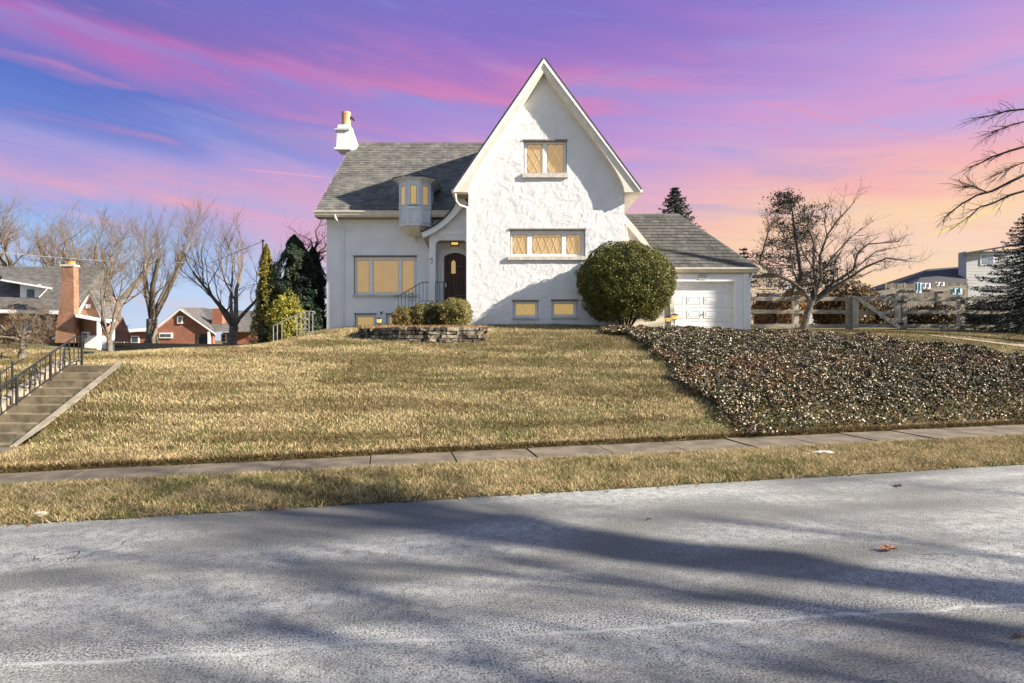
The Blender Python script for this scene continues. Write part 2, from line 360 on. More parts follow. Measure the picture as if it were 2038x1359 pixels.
# sidewalk: a root with slabs
conc = mat('concrete_walk', (0.215,0.18,0.13), (0.13,0.107,0.078), rough=0.9, nscale=2.2, bump=0.5, bscale=70, bdist=0.01)
joint = mat('joint_soil', (0.09,0.07,0.045), (0.13,0.10,0.06), rough=1, nscale=5)
sb = MB(); uu = np.arange(-60, 61, 1.5)
vs = []
for u in uu: 
    for v in (near_v(u)-0.05, far_v(u)+0.05): x, y = uv2xy(u, float(v)); vs.append((x, y, 0.0))
sb.add(vs, [(2*i, 2*i+2, 2*i+3, 2*i+1) for i in range(len(uu)-1)])
walk = sb.build('sidewalk', joint); walk['kind'] = 'structure'
rs = random.Random(4); u = -17.0
while u < 24:
    w = 1.52; b = MB(); g0 = 0.007; tl = rs.uniform(-0.012, 0.012); dz0 = 0.05 + rs.uniform(-0.006, 0.006)
    c = []
    for (a, f) in ((u+g0, near_v), (u+w-g0, near_v), (u+w-g0, far_v), (u+g0, far_v)):
        x, y = uv2xy(a, float(f(a))); c.append((x, y))
    zt = [dz0+tl, dz0-tl, dz0-tl*0.5, dz0+tl]
    b.add([(x, y, -0.03) for x, y in c] + [(x, y, z-0.012) for (x, y), z in zip(c, zt)] +
          [(x+(cx-x)*0.012, y+(cy-y)*0.02, z) for (x, y), z in zip(c, zt) for cx, cy in [(sum(q[0] for q in c)/4, sum(q[1] for q in c)/4)]],
          [(0,1,5,4),(1,2,6,5),(2,3,7,6),(3,0,4,7),(4,5,9,8),(5,6,10,9),(6,7,11,10),(7,4,8,11),(8,9,10,11)])
    b.build('slab', conc, walk); u += w
# ------------------------------------------------------------------ paints
stucco = mat('white_stucco', (0.86,0.86,0.87), (0.79,0.79,0.81), rough=0.9, nscale=1.2, bump=0.55, bscale=22, bdist=0.03)
stucco_rough = mat('white_troweled_stucco', (0.76,0.765,0.77), (0.70,0.705,0.715), rough=0.9, nscale=2.5, bump=0.35, bscale=60, bdist=0.01)
trimw = mat('white_trim_paint', (0.86,0.86,0.87), (0.80,0.80,0.81), rough=0.55, nscale=4, bump=0.05, bscale=90)
cream = mat('cream_trim_paint', (0.80,0.74,0.64), (0.70,0.64,0.54), rough=0.6, nscale=3, bump=0.08, bscale=60)
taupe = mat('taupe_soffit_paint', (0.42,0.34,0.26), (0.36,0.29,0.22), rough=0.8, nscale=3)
shing = mat('weathered_shingle', (0.185,0.178,0.162), (0.125,0.12,0.112), rough=0.95, nscale=1.6, bump=0.5, bscale=90, bdist=0.01, attr=True)
roofdk = mat('dark_roof_felt', (0.05,0.05,0.055), (0.08,0.08,0.08), rough=0.95, nscale=6)
iron = mat('black_wrought_iron', (0.018,0.018,0.02), (0.03,0.03,0.03), rough=0.5, nscale=9, spec=0.5)
ironw = mat('pale_grey_iron', (0.42,0.42,0.40), (0.3,0.3,0.28), rough=0.6, nscale=9)
def lit(name, c, k=1.0):
    return mat(name, (0.35,0.27,0.16), (0.30,0.22,0.13), rough=0.35, nscale=3, emit=(*lin(c), k*0.68/EXPF), spec=0.5)
pane_tan = lit('lit_tan_blind', (188,152,100)); pane_yel = lit('lit_yellow_blind', (202,168,96))
lead = mat('glowing_lead_came', (0.75,0.62,0.38), (0.68,0.55,0.34), rough=0.6, emit=(*lin((222,188,136)), 0.5/EXPF))  # bars emit a painted glow so they read lighter than the panes
shade_line_m = mat('shadow_line_tone', (0.30,0.27,0.23), (0.20,0.185,0.165), rough=0.9, nscale=8)  # dark tone that paints shadow lines on reveals and lintels
dark = mat('dark_reveal', (0.03,0.03,0.035), (0.05,0.05,0.05), rough=0.9)
sillst = mat('stone_sill_paint', (0.70,0.65,0.58), (0.52,0.47,0.42), rough=0.85, nscale=7, bump=0.3, bscale=50)
sillsh = mat('grey_sill_paint', (0.62,0.62,0.62), (0.48,0.47,0.46), rough=0.85, nscale=7, bump=0.3, bscale=50)
# ------------------------------------------------------------------ HOUSE
GY = 24.0; LY = 26.0; FRY = 23.62
house = thing('house', 'white stucco house with steep front gable, lit windows and oriel on its lower wing', 'house', (1.4, 27, 2.8))
# troweled gable wall with true relief
x0, x1 = PX(932, GY), PX(1243, GY); zb = 2.3
APX, APZ = PX(1082, FRY), PZ(117, FRY)
holes = []                                   # x0,x1,z0,z1
def hole(a, b, c, d, Y=GY): h = (PX(a, Y), PX(b, Y), PZ(d, Y), PZ(c, Y)); return h
UPW = hole(1042, 1128, 280, 345); MDW = hole(1015, 1165, 457, 511); BW1 = hole(1021, 1071, 599, 633); BW2 = hole(1098, 1149, 598, 632)
holes = [UPW, MDW, BW1, BW2]
def snapgrid(a, b, st, marks):
    c = list(np.arange(a, b, st)) + [b]
    for m_ in marks:
        i = int(np.argmin(np.abs(np.array(c)-m_))); c[i] = m_
    return np.array(sorted(c))
gx = snapgrid(x0, x1, 0.032, [h[0] for h in holes]+[h[1] for h in holes]); gz = snapgrid(zb, APZ, 0.032, [h[2] for h in holes]+[h[3] for h in holes])
XX, ZZ = np.meshgrid(gx, gz); D = np.zeros_like(XX)
rng = np.random.RandomState(11)
for i in range(1500):                        # trowel arcs
    cx = rng.uniform(x0, x1); cz = rng.uniform(zb, APZ); Rr = rng.uniform(0.15, 0.75); a0 = rng.uniform(0, 2*np.pi) if rng.rand()<0.5 else rng.uniform(1.9,2.9); ln = rng.uniform(0.10, 0.34)/Rr
    w = rng.uniform(0.012, 0.024); amp = rng.uniform(0.003, 0.012)
    ox = cx - Rr*np.cos(a0); oz = cz - Rr*np.sin(a0)
    ix = np.where(np.abs(gx-cx) < 0.5)[0]; iz = np.where(np.abs(gz-cz) < 0.5)[0]
    if len(ix) < 2 or len(iz) < 2: continue
    sl_ = (slice(iz[0], iz[-1]+1), slice(ix[0], ix[-1]+1)); qx = XX[sl_]-ox; qz = ZZ[sl_]-oz
    rr = np.hypot(qx, qz)-Rr; an = np.arctan2(qz, qx)-a0; an = (an+np.pi) % (2*np.pi)-np.pi
    prof = np.where(rr > 0, np.exp(-(rr/w)**2), np.exp(-(rr/(w*3.2))**2))
    D[sl_] = np.maximum(D[sl_], amp*prof*np.exp(-(an/ln)**4))
D += (fbm(XX*2.0, ZZ*2.0, 21)-0.5)*0.03 + (fbm(XX*9, ZZ*9, 22)-0.5)*0.008
ed = np.minimum(XX-x0, x1-XX); D *= np.clip(ed/0.12, 0, 1)
for h in holes:
    dd = np.maximum(np.maximum(h[0]-XX, XX-h[1]), np.maximum(h[2]-ZZ, ZZ-h[3])); D *= np.clip(dd/0.10, 0, 1)*1.0
V = np.stack([XX.ravel(), (GY - D).ravel(), ZZ.ravel()], 1); Fc = grid_faces(len(gx), len(gz))
cxs = V[Fc].mean(1); keep = np.ones(len(Fc), bool)
for h in holes: keep &= ~((cxs[:,0]>h[0])&(cxs[:,0]<h[1])&(cxs[:,2]>h[2])&(cxs[:,2]<h[3]))
ezl = PZ(378, FRY); EL, ER = PX(903, FRY), PX(1275, FRY)
zl = np.where(cxs[:,0] < APX, ezl + (cxs[:,0]-EL)/(APX-EL)*(APZ-ezl), ezl + (ER-cxs[:,0])/(ER-APX)*(APZ-ezl))
keep &= cxs[:,2] < zl-0.03
wallf = npmesh('wall', V, Fc[keep], stucco_rough, house, smooth=True)
b = MB(); b.box(x0+0.001, x0+0.2, GY+0.002, 34, zb, ezl); b.box(x1-0.2, x1-0.001, GY+0.002, 34, zb, ezl); b.box(x0+0.2, x1-0.2, 33.8, 34, zb, ezl)
b.build('side_wall', stucco, house)
# gable roof slabs
def roofslab(name, a, bb, y0, y1, th, m, parent=house):
    ax, az = a; bx, bz = bb; d = Vector((bx-ax, bz-az)).normalized(); nrm = Vector((-d.y, d.x))
    if nrm.y < 0: nrm = -nrm
    b = MB(); b.prism([(ax, az), (bx, bz), (bx+nrm.x*th, bz+nrm.y*th), (ax+nrm.x*th, az+nrm.y*th)], y0, y1); return b.build(name, m, parent)
def lerp(a, b, t): return a+(b-a)*t
roofslab('roof', (EL, ezl), (APX, APZ), FRY-0.04, 34.2, 0.07, roofdk); roofslab('roof', (ER, ezl), (APX, APZ), FRY-0.04, 34.2, 0.07, roofdk)
# rake boards with the flared return at the eaves
def rake(side):
    E = EL if side < 0 else ER; wx = (x0 if side < 0 else x1)  ; wx = PX(932, FRY) if side < 0 else PX(1243, FRY)
    wx += 0.12*side*0
    slope = (APZ-ezl)/(APX-E)
    def zo(x): return ezl + (x-E)*slope
    off = 0.40*abs(slope)/1.0*0.95
    pts = [(E, ezl-0.02), (APX, APZ-0.02), (APX, APZ-off)]
    # inner line parallel then curving to vertical at the wall edge
    t_end_z = PZ(300 if side < 0 else 292, FRY); xi = E + (t_end_z + off - ezl)/slope
    pts.append((xi, t_end_z))
    cz = PZ(382, FRY)
    P0 = Vector((xi, t_end_z)); P2 = Vector((wx, cz)); hitz = (wx-E)*slope + ezl - off; P1 = Vector((wx, hitz))
    for k in range(1, 9):
        t = k/8; q = P0*(1-t)**2 + P1*2*t*(1-t) + P2*t*t; pts.append((q.x, q.y))
    pts.append((E, cz))
    return pts
for s in (-1, 1):
    pts = rake(s)
    MB().prism(pts, FRY, GY-0.003 if s else 0).build('rake_board', cream, house)
    E = EL if s < 0 else ER; sl2 = (APZ-ezl)/(APX-E)
    # crown moulding proud of the rake board
    q = [(E, ezl-0.015), (APX, APZ-0.015), (APX, APZ-0.19), (E, ezl-0.10)]
    MB().prism(q, FRY-0.06, FRY-0.003).build('crown_moulding', trimw, house)
    # side eave: gutter, soffit
    wx = x0 if s < 0 else x1
    b = MB(); cz = PZ(382, FRY); a, c = sorted((E, wx)); b.box(a, c, GY, 34, cz, cz+0.05); b.build('soffit', taupe if s < 0 else cream, house)  # sunlit look of the right soffit is put into its lighter paint
    b = MB(); e0 = E + (0.0 if s > 0 else -0.10); b.box(e0, e0+0.10, FRY, 34, ezl-0.10, ezl+0.02); b.build('gutter', cream, house)
# windows -----------------------------------------------------------
def window(rc, panes, Y, parent, pm, recess=0.12, sill=None, lattice=0, lr=1.75, fm=trimw, lat_mat=None, sm=None, mull=0.05, fw=0.06):
    X0, X1, Z0, Z1 = rc; b = MB(); yf = Y+recess
    b.box(X0, X1, yf, yf+0.05, Z1-fw, Z1); b.box(X0, X1, yf, yf+0.05, Z0, Z0+fw); b.box(X0, X0+fw, yf, yf+0.05, Z0+fw, Z1-fw); b.box(X1-fw, X1, yf, yf+0.05, Z0+fw, Z1-fw)
    prev = X0+fw
    for i, (pa, pb, pc, pd) in enumerate(panes):
        # solid members between openings
        b.box(prev, pa, yf-0.01, yf+0.045, Z0+fw*0.6, Z1-fw*0.6) if pa > prev+0.005 else None
        b.box(pa, pb, yf-0.008, yf+0.04, Z0+fw*0.6, pc) ; b.box(pa, pb, yf-0.008, yf+0.04, pd, Z1-fw*0.6); prev = pb
    if X1-fw > prev+0.005: b.box(prev, X1-fw, yf-0.01, yf+0.045, Z0+fw*0.6, Z1-fw*0.6)
    rb_ = MB()  # dark strips drawn in place of shadow around the frame
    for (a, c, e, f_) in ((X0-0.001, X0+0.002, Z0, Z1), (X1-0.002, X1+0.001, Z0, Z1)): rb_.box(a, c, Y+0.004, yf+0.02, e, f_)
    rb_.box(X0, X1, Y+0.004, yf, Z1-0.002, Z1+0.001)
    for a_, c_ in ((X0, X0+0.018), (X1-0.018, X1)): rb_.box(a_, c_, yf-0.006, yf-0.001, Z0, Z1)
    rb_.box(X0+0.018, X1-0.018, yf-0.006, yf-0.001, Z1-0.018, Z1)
    w = b.build('window', fm, parent); rb_.build('reveal_shadow', shade_line_m, w)
    for i, (pa, pb, pc, pd) in enumerate(panes):
        MB().box(pa-0.01, pb+0.01, yf+0.02, yf+0.03, pc-0.01, pd+0.01).build('pane', pm, w)
        b = MB(); gsk = 0.012
        b.box(pa, pa+gsk, yf+0.004, yf+0.018, pc, pd); b.box(pb-gsk, pb, yf+0.004, yf+0.018, pc, pd); b.box(pa+gsk, pb-gsk, yf+0.004, yf+0.018, pd-gsk, pd); b.box(pa+gsk, pb-gsk, yf+0.004, yf+0.018, pc, pc+gsk)
        b.build('sash_edge', dark, w)
        if lattice and (not isinstance(lattice, (list, tuple)) or lattice[i]):
            nx = lattice if not isinstance(lattice, (list, tuple)) else lattice[i]
            b = MB(); ww = (pb-pa)/nx; hh = ww*lr; nz = max(1, round((pd-pc)/hh)); hh = (pd-pc)/nz
            k = nx + nz
            def seg(a, c):            # clip to pane
                (ax, az), (cx_, cz_) = a, c; t0, t1 = 0.0, 1.0; ddx, ddz = cx_-ax, cz_-az
                for p_, q_ in ((-ddx, ax-pa), (ddx, pb-ax), (-ddz, az-pc), (ddz, pd-az)):
                    if abs(p_) < 1e-9:
                        if q_ < 0: return
                        continue
                    r_ = q_/p_
                    if p_ < 0: t0 = max(t0, r_)
                    else: t1 = min(t1, r_)
                if t1-t0 > 1e-3: b.bar((ax+ddx*t0, yf+0.012, az+ddz*t0), (ax+ddx*t1, yf+0.012, az+ddz*t1), 0.02, 0.006)
            for j in range(-nz-1, nx+1):
                off_ = ww*0.5
                seg((pa+off_+j*ww, pc), (pa+off_+(j+nz)*ww, pd)); seg((pa+off_+(j+nz)*ww, pc), (pa+off_+j*ww, pd))
            b.build('lattice', lead, w)
    if sill:
        sx0, sx1, sz0, sz1 = sill; MB().box(sx0, sx1, Y-0.10, yf, sz0, sz1).build('sill', sm or sillst, w)
    return w
def pr(a, b, c, d, Y): return (PX(a, Y), PX(b, Y), PZ(d, Y), PZ(c, Y))
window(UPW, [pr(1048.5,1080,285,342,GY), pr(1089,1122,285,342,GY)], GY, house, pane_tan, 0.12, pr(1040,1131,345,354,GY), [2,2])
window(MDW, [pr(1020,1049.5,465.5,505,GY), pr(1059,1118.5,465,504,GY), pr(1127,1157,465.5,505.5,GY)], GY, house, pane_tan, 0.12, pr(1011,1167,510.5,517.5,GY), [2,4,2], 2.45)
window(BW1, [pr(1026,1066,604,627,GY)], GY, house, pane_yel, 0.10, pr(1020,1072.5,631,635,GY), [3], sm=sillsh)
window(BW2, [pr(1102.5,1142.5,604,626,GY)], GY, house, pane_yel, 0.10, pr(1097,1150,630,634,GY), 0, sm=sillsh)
# lintels coloured dark to draw a shadow line over each opening
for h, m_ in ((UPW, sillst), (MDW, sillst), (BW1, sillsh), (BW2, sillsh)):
    MB().box(h[0]-0.04, h[1]+0.04, GY-0.05, GY+0.02, h[3]-0.0, h[3]+0.05).build('lintel', shade_line_m, house)
# left wing -----------------------------------------------------------
LX0, LX1 = PX(650, LY), x0
BIGW = hole(704, 829, 510, 587, LY); LB1 = hole(706, 748, 625, 651, LY); LB2 = hole(769, 812, 625, 651, LY)
def panelwall(name, X0, X1, Z0, Z1, Y, hs, m, parent):
    xs = sorted({X0, X1, *[h[0] for h in hs], *[h[1] for h in hs]}); zs = sorted({Z0, Z1, *[h[2] for h in hs], *[h[3] for h in hs]})
    xs = [x for x in xs if X0 <= x <= X1]; zs = [z for z in zs if Z0 <= z <= Z1]
    v = [(x, Y, z) for z in zs for x in xs]; f = []
    for j in range(len(zs)-1):
        for i in range(len(xs)-1):
            cx, cz = (xs[i]+xs[i+1])/2, (zs[j]+zs[j+1])/2
            if any(h[0]<cx<h[1] and h[2]<cz<h[3] for h in hs): continue
            k = j*len(xs)+i; f.append((k, k+1, k+1+len(xs), k+len(xs)))
    return MB().add(v, f).build(name, m, parent)
EZ = PZ(420, 25.5)
panelwall('wing_wall', LX0, LX1+0.15, 2.2, EZ+0.1, LY, [BIGW, LB1, LB2], stucco, house)
b = MB(); b.box(LX0, LX0+0.2, LY+0.002, 36.5, 2.2, EZ+0.2); RY, RZ = 31.5, PZ(284.5, 31.5)
b.prismx([(26.2, EZ), (RY, RZ-0.2), (36.6, EZ)], LX0+0.003, LX0+0.2); b.build('side_wall', stucco, house)
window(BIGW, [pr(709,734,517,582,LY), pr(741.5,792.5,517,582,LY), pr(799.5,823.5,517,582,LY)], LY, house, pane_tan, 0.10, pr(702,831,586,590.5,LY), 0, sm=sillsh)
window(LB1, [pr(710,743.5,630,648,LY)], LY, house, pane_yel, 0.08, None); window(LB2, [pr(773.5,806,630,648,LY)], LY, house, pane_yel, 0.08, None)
for h in (BIGW, LB1, LB2): MB().box(h[0]-0.04, h[1]+0.04, LY-0.04, LY+0.01, h[3]-0.0, h[3]+0.045).build('lintel', shade_line_m, house)  # shadow line is put into the lintel colour
# wing roof: deck + real shingles
RX0, RX1 = PX(628, 25.5), 1.2
deck = MB(); deck.prismx([(25.5, EZ), (RY, RZ), (37.5, EZ), (37.5, EZ-0.12), (RY, RZ-0.14), (25.5, EZ-0.12)], RX0, RX1)
rf = deck.build('roof', roofdk, house)
def shingle_rows(xa, xb, y0, z0, y1, z1, rows, wid, xlim=None, seed=1, lift=0.03):
    rr = random.Random(seed); sl = Vector((0, y1-y0, z1-z0)); Ln = sl.length; d = sl/Ln; nrm = Vector((0, -d.z, d.y)); ex = Ln/rows; out = []
    for r in range(rows):
        x = xa - rr.uniform(0, wid)
        while x < xb:
            w = wid*rr.uniform(0.82, 1.2); s0, s1 = max(x, xa), min(x+w-0.012, xb); x += w
            lo, hi = r*ex, (r+1)*ex+0.03
            if xlim: 
                m_ = xlim((lo+hi)/2/Ln); 
                s0, s1 = max(s0, m_[0]), min(s1, m_[1])
            if s1-s0 < 0.05: continue
            j = rr.uniform(-0.010, 0.010); t = lift*rr.uniform(0.7, 1.1)
            A0 = Vector((0, y0, z0)) + d*(lo+j); A1 = Vector((0, y0, z0)) + d*(hi)
            c = rr.uniform(0.78, 1.2); col = (c*rr.uniform(0.97,1.03), c, c*rr.uniform(0.95,1.04))
            q = []
            for s_, A_, e in ((s0, A0, 0.002), (s1, A0, 0.002), (s1, A1, 0.002), (s0, A1, 0.002), (s0, A0, t), (s1, A0, t), (s1, A1, 0.006), (s0, A1, 0.006)):
                q.append((s_, A_.y+nrm.y*e, A_.z+nrm.z*e))
            out.append((q, col))
    return out
SF = [(4,5,6,7),(0,1,5,4),(1,2,6,5),(3,0,4,7)]
b = MB()
for q, col in shingle_rows(RX0, RX1-0.3, 25.46, EZ-0.02, RY, RZ, 36, 0.26, seed=5): b.add(q, SF, col)
sh = b.build('shingles', shing, rf); sh['kind'] = 'stuff'
MB().prismx([(RY-0.16, RZ-0.13), (RY, RZ+0.04), (RY+0.16, RZ-0.13), (RY, RZ-0.02)], RX0-0.02, RX1-0.3, col=(0.8,0.8,0.8)).build('ridge_cap', shing, rf)
b = MB(); b.prismx([(25.42,EZ-0.005),(25.50,EZ+0.01),(RY,RZ+0.02),(RY,RZ-0.25),(25.5,EZ-0.26)], RX0-0.03, RX0-0.001); b.build('rake_board', taupe, house)
# gutter, fascia, soffit
gx0, gx1 = RX0-0.04, PX(908, 25.4)
b = MB(); b.prismx([(25.36,EZ-0.01),(25.36,EZ-0.05),(25.41,EZ-0.10),(25.42,EZ-0.17),(25.48,EZ-0.17),(25.48,EZ-0.01)], gx0, gx1); b.build('gutter', cream, house)
MB().box(gx0+0.02, gx1, 25.481, 25.52, EZ-0.25, EZ-0.02).build('fascia', cream, house)
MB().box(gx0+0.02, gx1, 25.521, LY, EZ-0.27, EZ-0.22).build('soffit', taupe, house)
MB().box(LX0, gx1, LY-0.03, LY-0.003, EZ-0.48, EZ-0.28).build('frieze', trimw, house)
b = MB(); zt = EZ-0.17; gxx = PX(667, 25.45); b.tube([(gxx,25.44,zt),(gxx,25.45,zt-0.12),(gxx+0.17,25.85,zt-0.45),(gxx+0.2,25.94,zt-0.6),(gxx+0.2,25.94,2.8)], 0.04, 8); b.build('downspout', trimw, house)
b = MB(); b.tube([P(906,385,23.4),P(908,400,23.5),P(914,408,23.7),P(930,413,23.95)], 0.045, 8); b.build('downspout', cream, house)
b = MB(); b.tube([(x0-0.05,23.95,PZ(413,23.95)),(x0-0.05,23.95,2.9)], 0.04, 8); b.build('downspout', trimw, house)
# chimney
CY = 30.9; ch = MB(); a0, a1 = PX(675, CY), PX(699, CY)
ch.loft([[(a0-0.05,CY-0.4,PZ(302,CY)),(a1+0.1,CY-0.4,PZ(302,CY)),(a1+0.35,CY+0.5,PZ(302,CY)),(a0-0.05,CY+0.5,PZ(302,CY))],
         [(a0,CY-0.35,PZ(264,CY)),(a1,CY-0.35,PZ(264,CY)),(a1+0.06,CY+0.35,PZ(264,CY)),(a0,CY+0.35,PZ(264,CY))],
         [(a0+0.03,CY-0.32,PZ(252,CY)),(a1-0.02,CY-0.32,PZ(252,CY)),(a1,CY+0.32,PZ(252,CY)),(a0+0.03,CY+0.32,PZ(252,CY))]])
ch.prism([(a1,PZ(254,CY)),(a1+0.3,PZ(285,CY)),(a1+0.3,PZ(300,CY)),(a1,PZ(300,CY))], CY-0.1, CY+0.3)
chim = ch.build('chimney', stucco_rough, house)
MB().box(a0-0.12, a1+0.02, CY-0.45, CY+0.4, PZ(264,CY), PZ(261,CY)).build('ledge', sillsh, chim)
MB().box(a0-0.12, a1+0.10, CY-0.5, CY-0.2, PZ(303,CY), PZ(299,CY)).build('flashing', trimw, chim)
clay = mat('terracotta_pot', (0.50,0.24,0.12), (0.62,0.42,0.30), rough=0.85, nscale=3.5, bump=0.3, bscale=30)
pc = (PX(689,CY), CY); b = MB()
b.loft([[(pc[0]+r*math.cos(t), pc[1]+r*math.sin(t), z) for t in [2*math.pi*k/14 for k in range(14)]] for r, z in ((0.27,PZ(253,CY)),(0.25,PZ(250,CY)),(0.235,PZ(230,CY)),(0.25,PZ(228,CY)),(0.25,PZ(224,CY)))])
b.build('chimney_pot', clay, chim)
rust = mat('rusty_metal', (0.10,0.04,0.02), (0.03,0.02,0.02), rough=0.8, nscale=8)
b = MB(); b.bar(P(697,232,CY), P(705,240,CY), 0.10, 0.08); b.bar(P(699,234,CY), P(703,236,CY), 0.22, 0.05); b.build('chimney_cap', rust, chim)
# oriel window ----------------------------------------------------------
OX = PX(823.5, 25.0); OF = 24.92
def octo(w, c, d, z, yb=LY+0.3):     # half width, half centre facet, facet depth
    return [(OX-w, yb, z), (OX-w, OF+d, z), (OX-c, OF, z), (OX+c, OF, z), (OX+w, OF+d, z), (OX+w, yb, z)]
def octs(w, c, d, f, z, yb=LY+0.3): return [(OX-w, yb, z), (OX-w, OF+d, z), (OX-c, OF-f, z), (OX+c, OF-f, z), (OX+w, OF+d, z), (OX+w, yb, z)]
zt = PZ(362, 25); zs_ = PZ(410, 25); zp = PZ(447, 25); ofill = mat('oriel_paint', (0.74,0.77,0.82), (0.66,0.69,0.74), rough=0.6, nscale=4)
ori = MB().loft([octo(0.70,0.27,0.40,zs_+0.0), octo(0.70,0.27,0.40,zt)]).build('oriel_window', ofill, house)
MB().loft([octo(0.735,0.30,0.40,zs_-0.04), octo(0.735,0.30,0.40,zs_+0.03)]).build('sill', ofill, ori)
MB().loft([octo(0.70,0.28,0.40,zp+0.02), octo(0.70,0.28,0.40,zs_-0.04)]).build('base_panel', ofill, ori)
MB().loft([octo(0.73,0.31,0.40,zp-0.03), octo(0.73,0.31,0.40,zp+0.02)]).build('base_moulding', ofill, ori)
MB().loft([octs(0.12,0.06,0.75,-0.7,PZ(463,25)), octs(0.40,0.17,0.55,-0.4,PZ(460,25)), octs(0.52,0.22,0.5,-0.2,PZ(455,25)), octs(0.55,0.25,0.48,-0.12,PZ(451,25)), octs(0.66,0.29,0.42,-0.03,zp-0.03)]).build('corbel', cream, ori)
b = MB(); pxf = PX(826, 25.6)
b.loft([[(pxf+r*math.cos(t), 25.85+r*math.sin(t), z) for t in [2*math.pi*k/8 for k in range(8)]] for r, z in ((0.005,PZ(481,25.6)),(0.05,PZ(472,25.6)),(0.12,PZ(465,25.6)),(0.13,PZ(461,25.6)))]); b.build('finial', sillsh, ori)
MB().loft([octo(0.70,0.27,0.40,zt,27.2), octo(0.76,0.31,0.36,zt+0.06,27.4), octs(0.84,0.36,0.30,0.08,zt+0.16,27.4), octs(0.95,0.46,0.22,0.15,PZ(353.5,24.8),27.4), octs(0.96,0.47,0.22,0.16,PZ(352,24.8),27.4)]).build('cornice', ofill, ori)
MB().loft([octs(0.98,0.49,0.2,0.17,PZ(352,24.8)+0.002,27.9), octs(0.97,0.48,0.2,0.16,PZ(352,24.8)+0.05,27.9)]).build('lead_roof', roofdk, ori)
def facet(a, bb, pm, lat):
    a = Vector(a); bb = Vector(bb); d = (bb-a); Ln = d.length; d.normalize(); nrm = Vector((d.y, -d.x, 0))
    def q(s, z, o): return a + d*s*Ln + nrm*o + Vector((0,0,z))
    def slab(bm, s0, s1, z0, z1, o0, o1):
        c = [q(s0,z0,o0), q(s1,z0,o0), q(s1,z1,o0), q(s0,z1,o0), q(s0,z0,o1), q(s1,z0,o1), q(s1,z1,o1), q(s0,z1,o1)]
        bm.add(c, [(0,1,2,3),(7,6,5,4),(0,4,5,1),(1,5,6,2),(2,6,7,3),(3,7,4,0)])
    w0, w1 = PZ(407,25), PZ(369,25)
    m1 = 0.24 if Ln > 0.55 else 0.24
    bm = MB()
    for s0, s1, z0, z1 in ((0.04,m1,zs_+0.05,zt-0.02),(1-m1,0.96,zs_+0.05,zt-0.02),(m1,1-m1,zs_+0.05,w0),(m1,1-m1,w1,zt-0.02)): slab(bm, s0, s1, z0, z1, 0.002, 0.03)
    bm.build('casing', ofill, ori)
    bm = MB(); slab(bm, m1, 1-m1, w0, w1, 0.003, 0.008); bm.build('pane', pm, ori)
    bm = MB(); e = 0.03
    slab(bm, m1, m1+e, w0, w1, 0.009, 0.016); slab(bm, 1-m1-e, 1-m1, w0, w1, 0.009, 0.016); slab(bm, m1+e, 1-m1-e, w1-0.015, w1, 0.009, 0.016); slab(bm, m1+e, 1-m1-e, w0, w0+0.015, 0.009, 0.016)
    bm.build('sash_edge', dark, ori)
    # lower raised panel
    z0, z1 = zp+0.10, zs_-0.10; bm = MB(); slab(bm, 0.14, 0.20, z0, z1, 0.002, 0.04); slab(bm, 0.80, 0.86, z0, z1, 0.002, 0.04); slab(bm, 0.20, 0.80, z1-0.03, z1, 0.002, 0.04); slab(bm, 0.20, 0.80, z0, z0+0.03, 0.002, 0.04)
    bm.build('panel_moulding', ofill, ori)
facet((OX-0.70,OF+0.40,0),(OX-0.27,OF,0), pane_yel, 0); facet((OX-0.27,OF,0),(OX+0.27,OF,0), pane_yel, 0); facet((OX+0.27,OF,0),(OX+0.70,OF+0.40,0), pane_tan, 2)
# porch -----------------------------------------------------------------
PY = 25.0; pl, pr_ = PX(854, PY), x0; ol, orr = PX(866.5, PY), PX(928, PY); ot = PZ(477.5, PY); pf = PZ(603, PY)
cur_o = [(838,463),(850,458),(862,452),(874,444),(885,435),(895,424),(903,413),(909,400),(913,386)]
cur_i = [(842,473),(856,467),(869,460),(882,451),(894,441),(905,430),(914,420),(922,411),(932,404)]
top = [(PX(x, PY), PZ(y, PY)) for x, y in cur_i if x >= 854]
poly = [(pl, PZ(470, PY))] + top + [(pr_, PZ(404, PY)), (pr_, ot+0.0), (orr, ot-0.16+0.0)]
hd = [(pl, ot-0.2)] + [(pl, PZ(468,PY))] + top + [(pr_, PZ(404,PY)), (pr_, ot-0.2), (orr, ot-0.2), (orr-0.02, ot-0.1), (orr-0.07, ot-0.03), (orr-0.16, ot), (ol+0.22, ot), (ol+0.10, ot-0.04), (ol+0.03, ot-0.12), (ol, ot-0.2)]
MB().prism(hd, PY, PY+0.2).build('porch_arch', stucco, house)
b = MB(); b.box(pl, ol, PY, PY+0.2, 2.6, ot-0.2); b.box(orr, pr_, PY, PY+0.2, pf, ot-0.2); b.build('porch_pier', stucco, house)
b = MB(); b.box(pl, pl+0.12, PY+0.2, LY-0.003, 2.6, PZ(464,PY)); b.build('porch_side_wall', stucco, house)
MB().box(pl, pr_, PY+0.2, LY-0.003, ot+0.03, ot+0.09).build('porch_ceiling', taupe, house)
MB().box(pl-0.03, pr_-0.1, PY-0.03, PY-0.002, PZ(467,PY), PZ(457,PY)).build('timber', trimw, house)
for a, c, t_ in ((873,877,458),(889,893,440),(925,930,425)): MB().box(PX(a,PY), PX(c,PY), PY-0.03, PY-0.002, PZ(457,PY)+0.001, PZ(t_,PY)).build('timber', trimw, house)
bo = [(PX(x,24.75), PZ(y,24.75)) for x, y in cur_o]; bi = [(PX(x,24.75), PZ(y,24.75)) for x, y in cur_i]
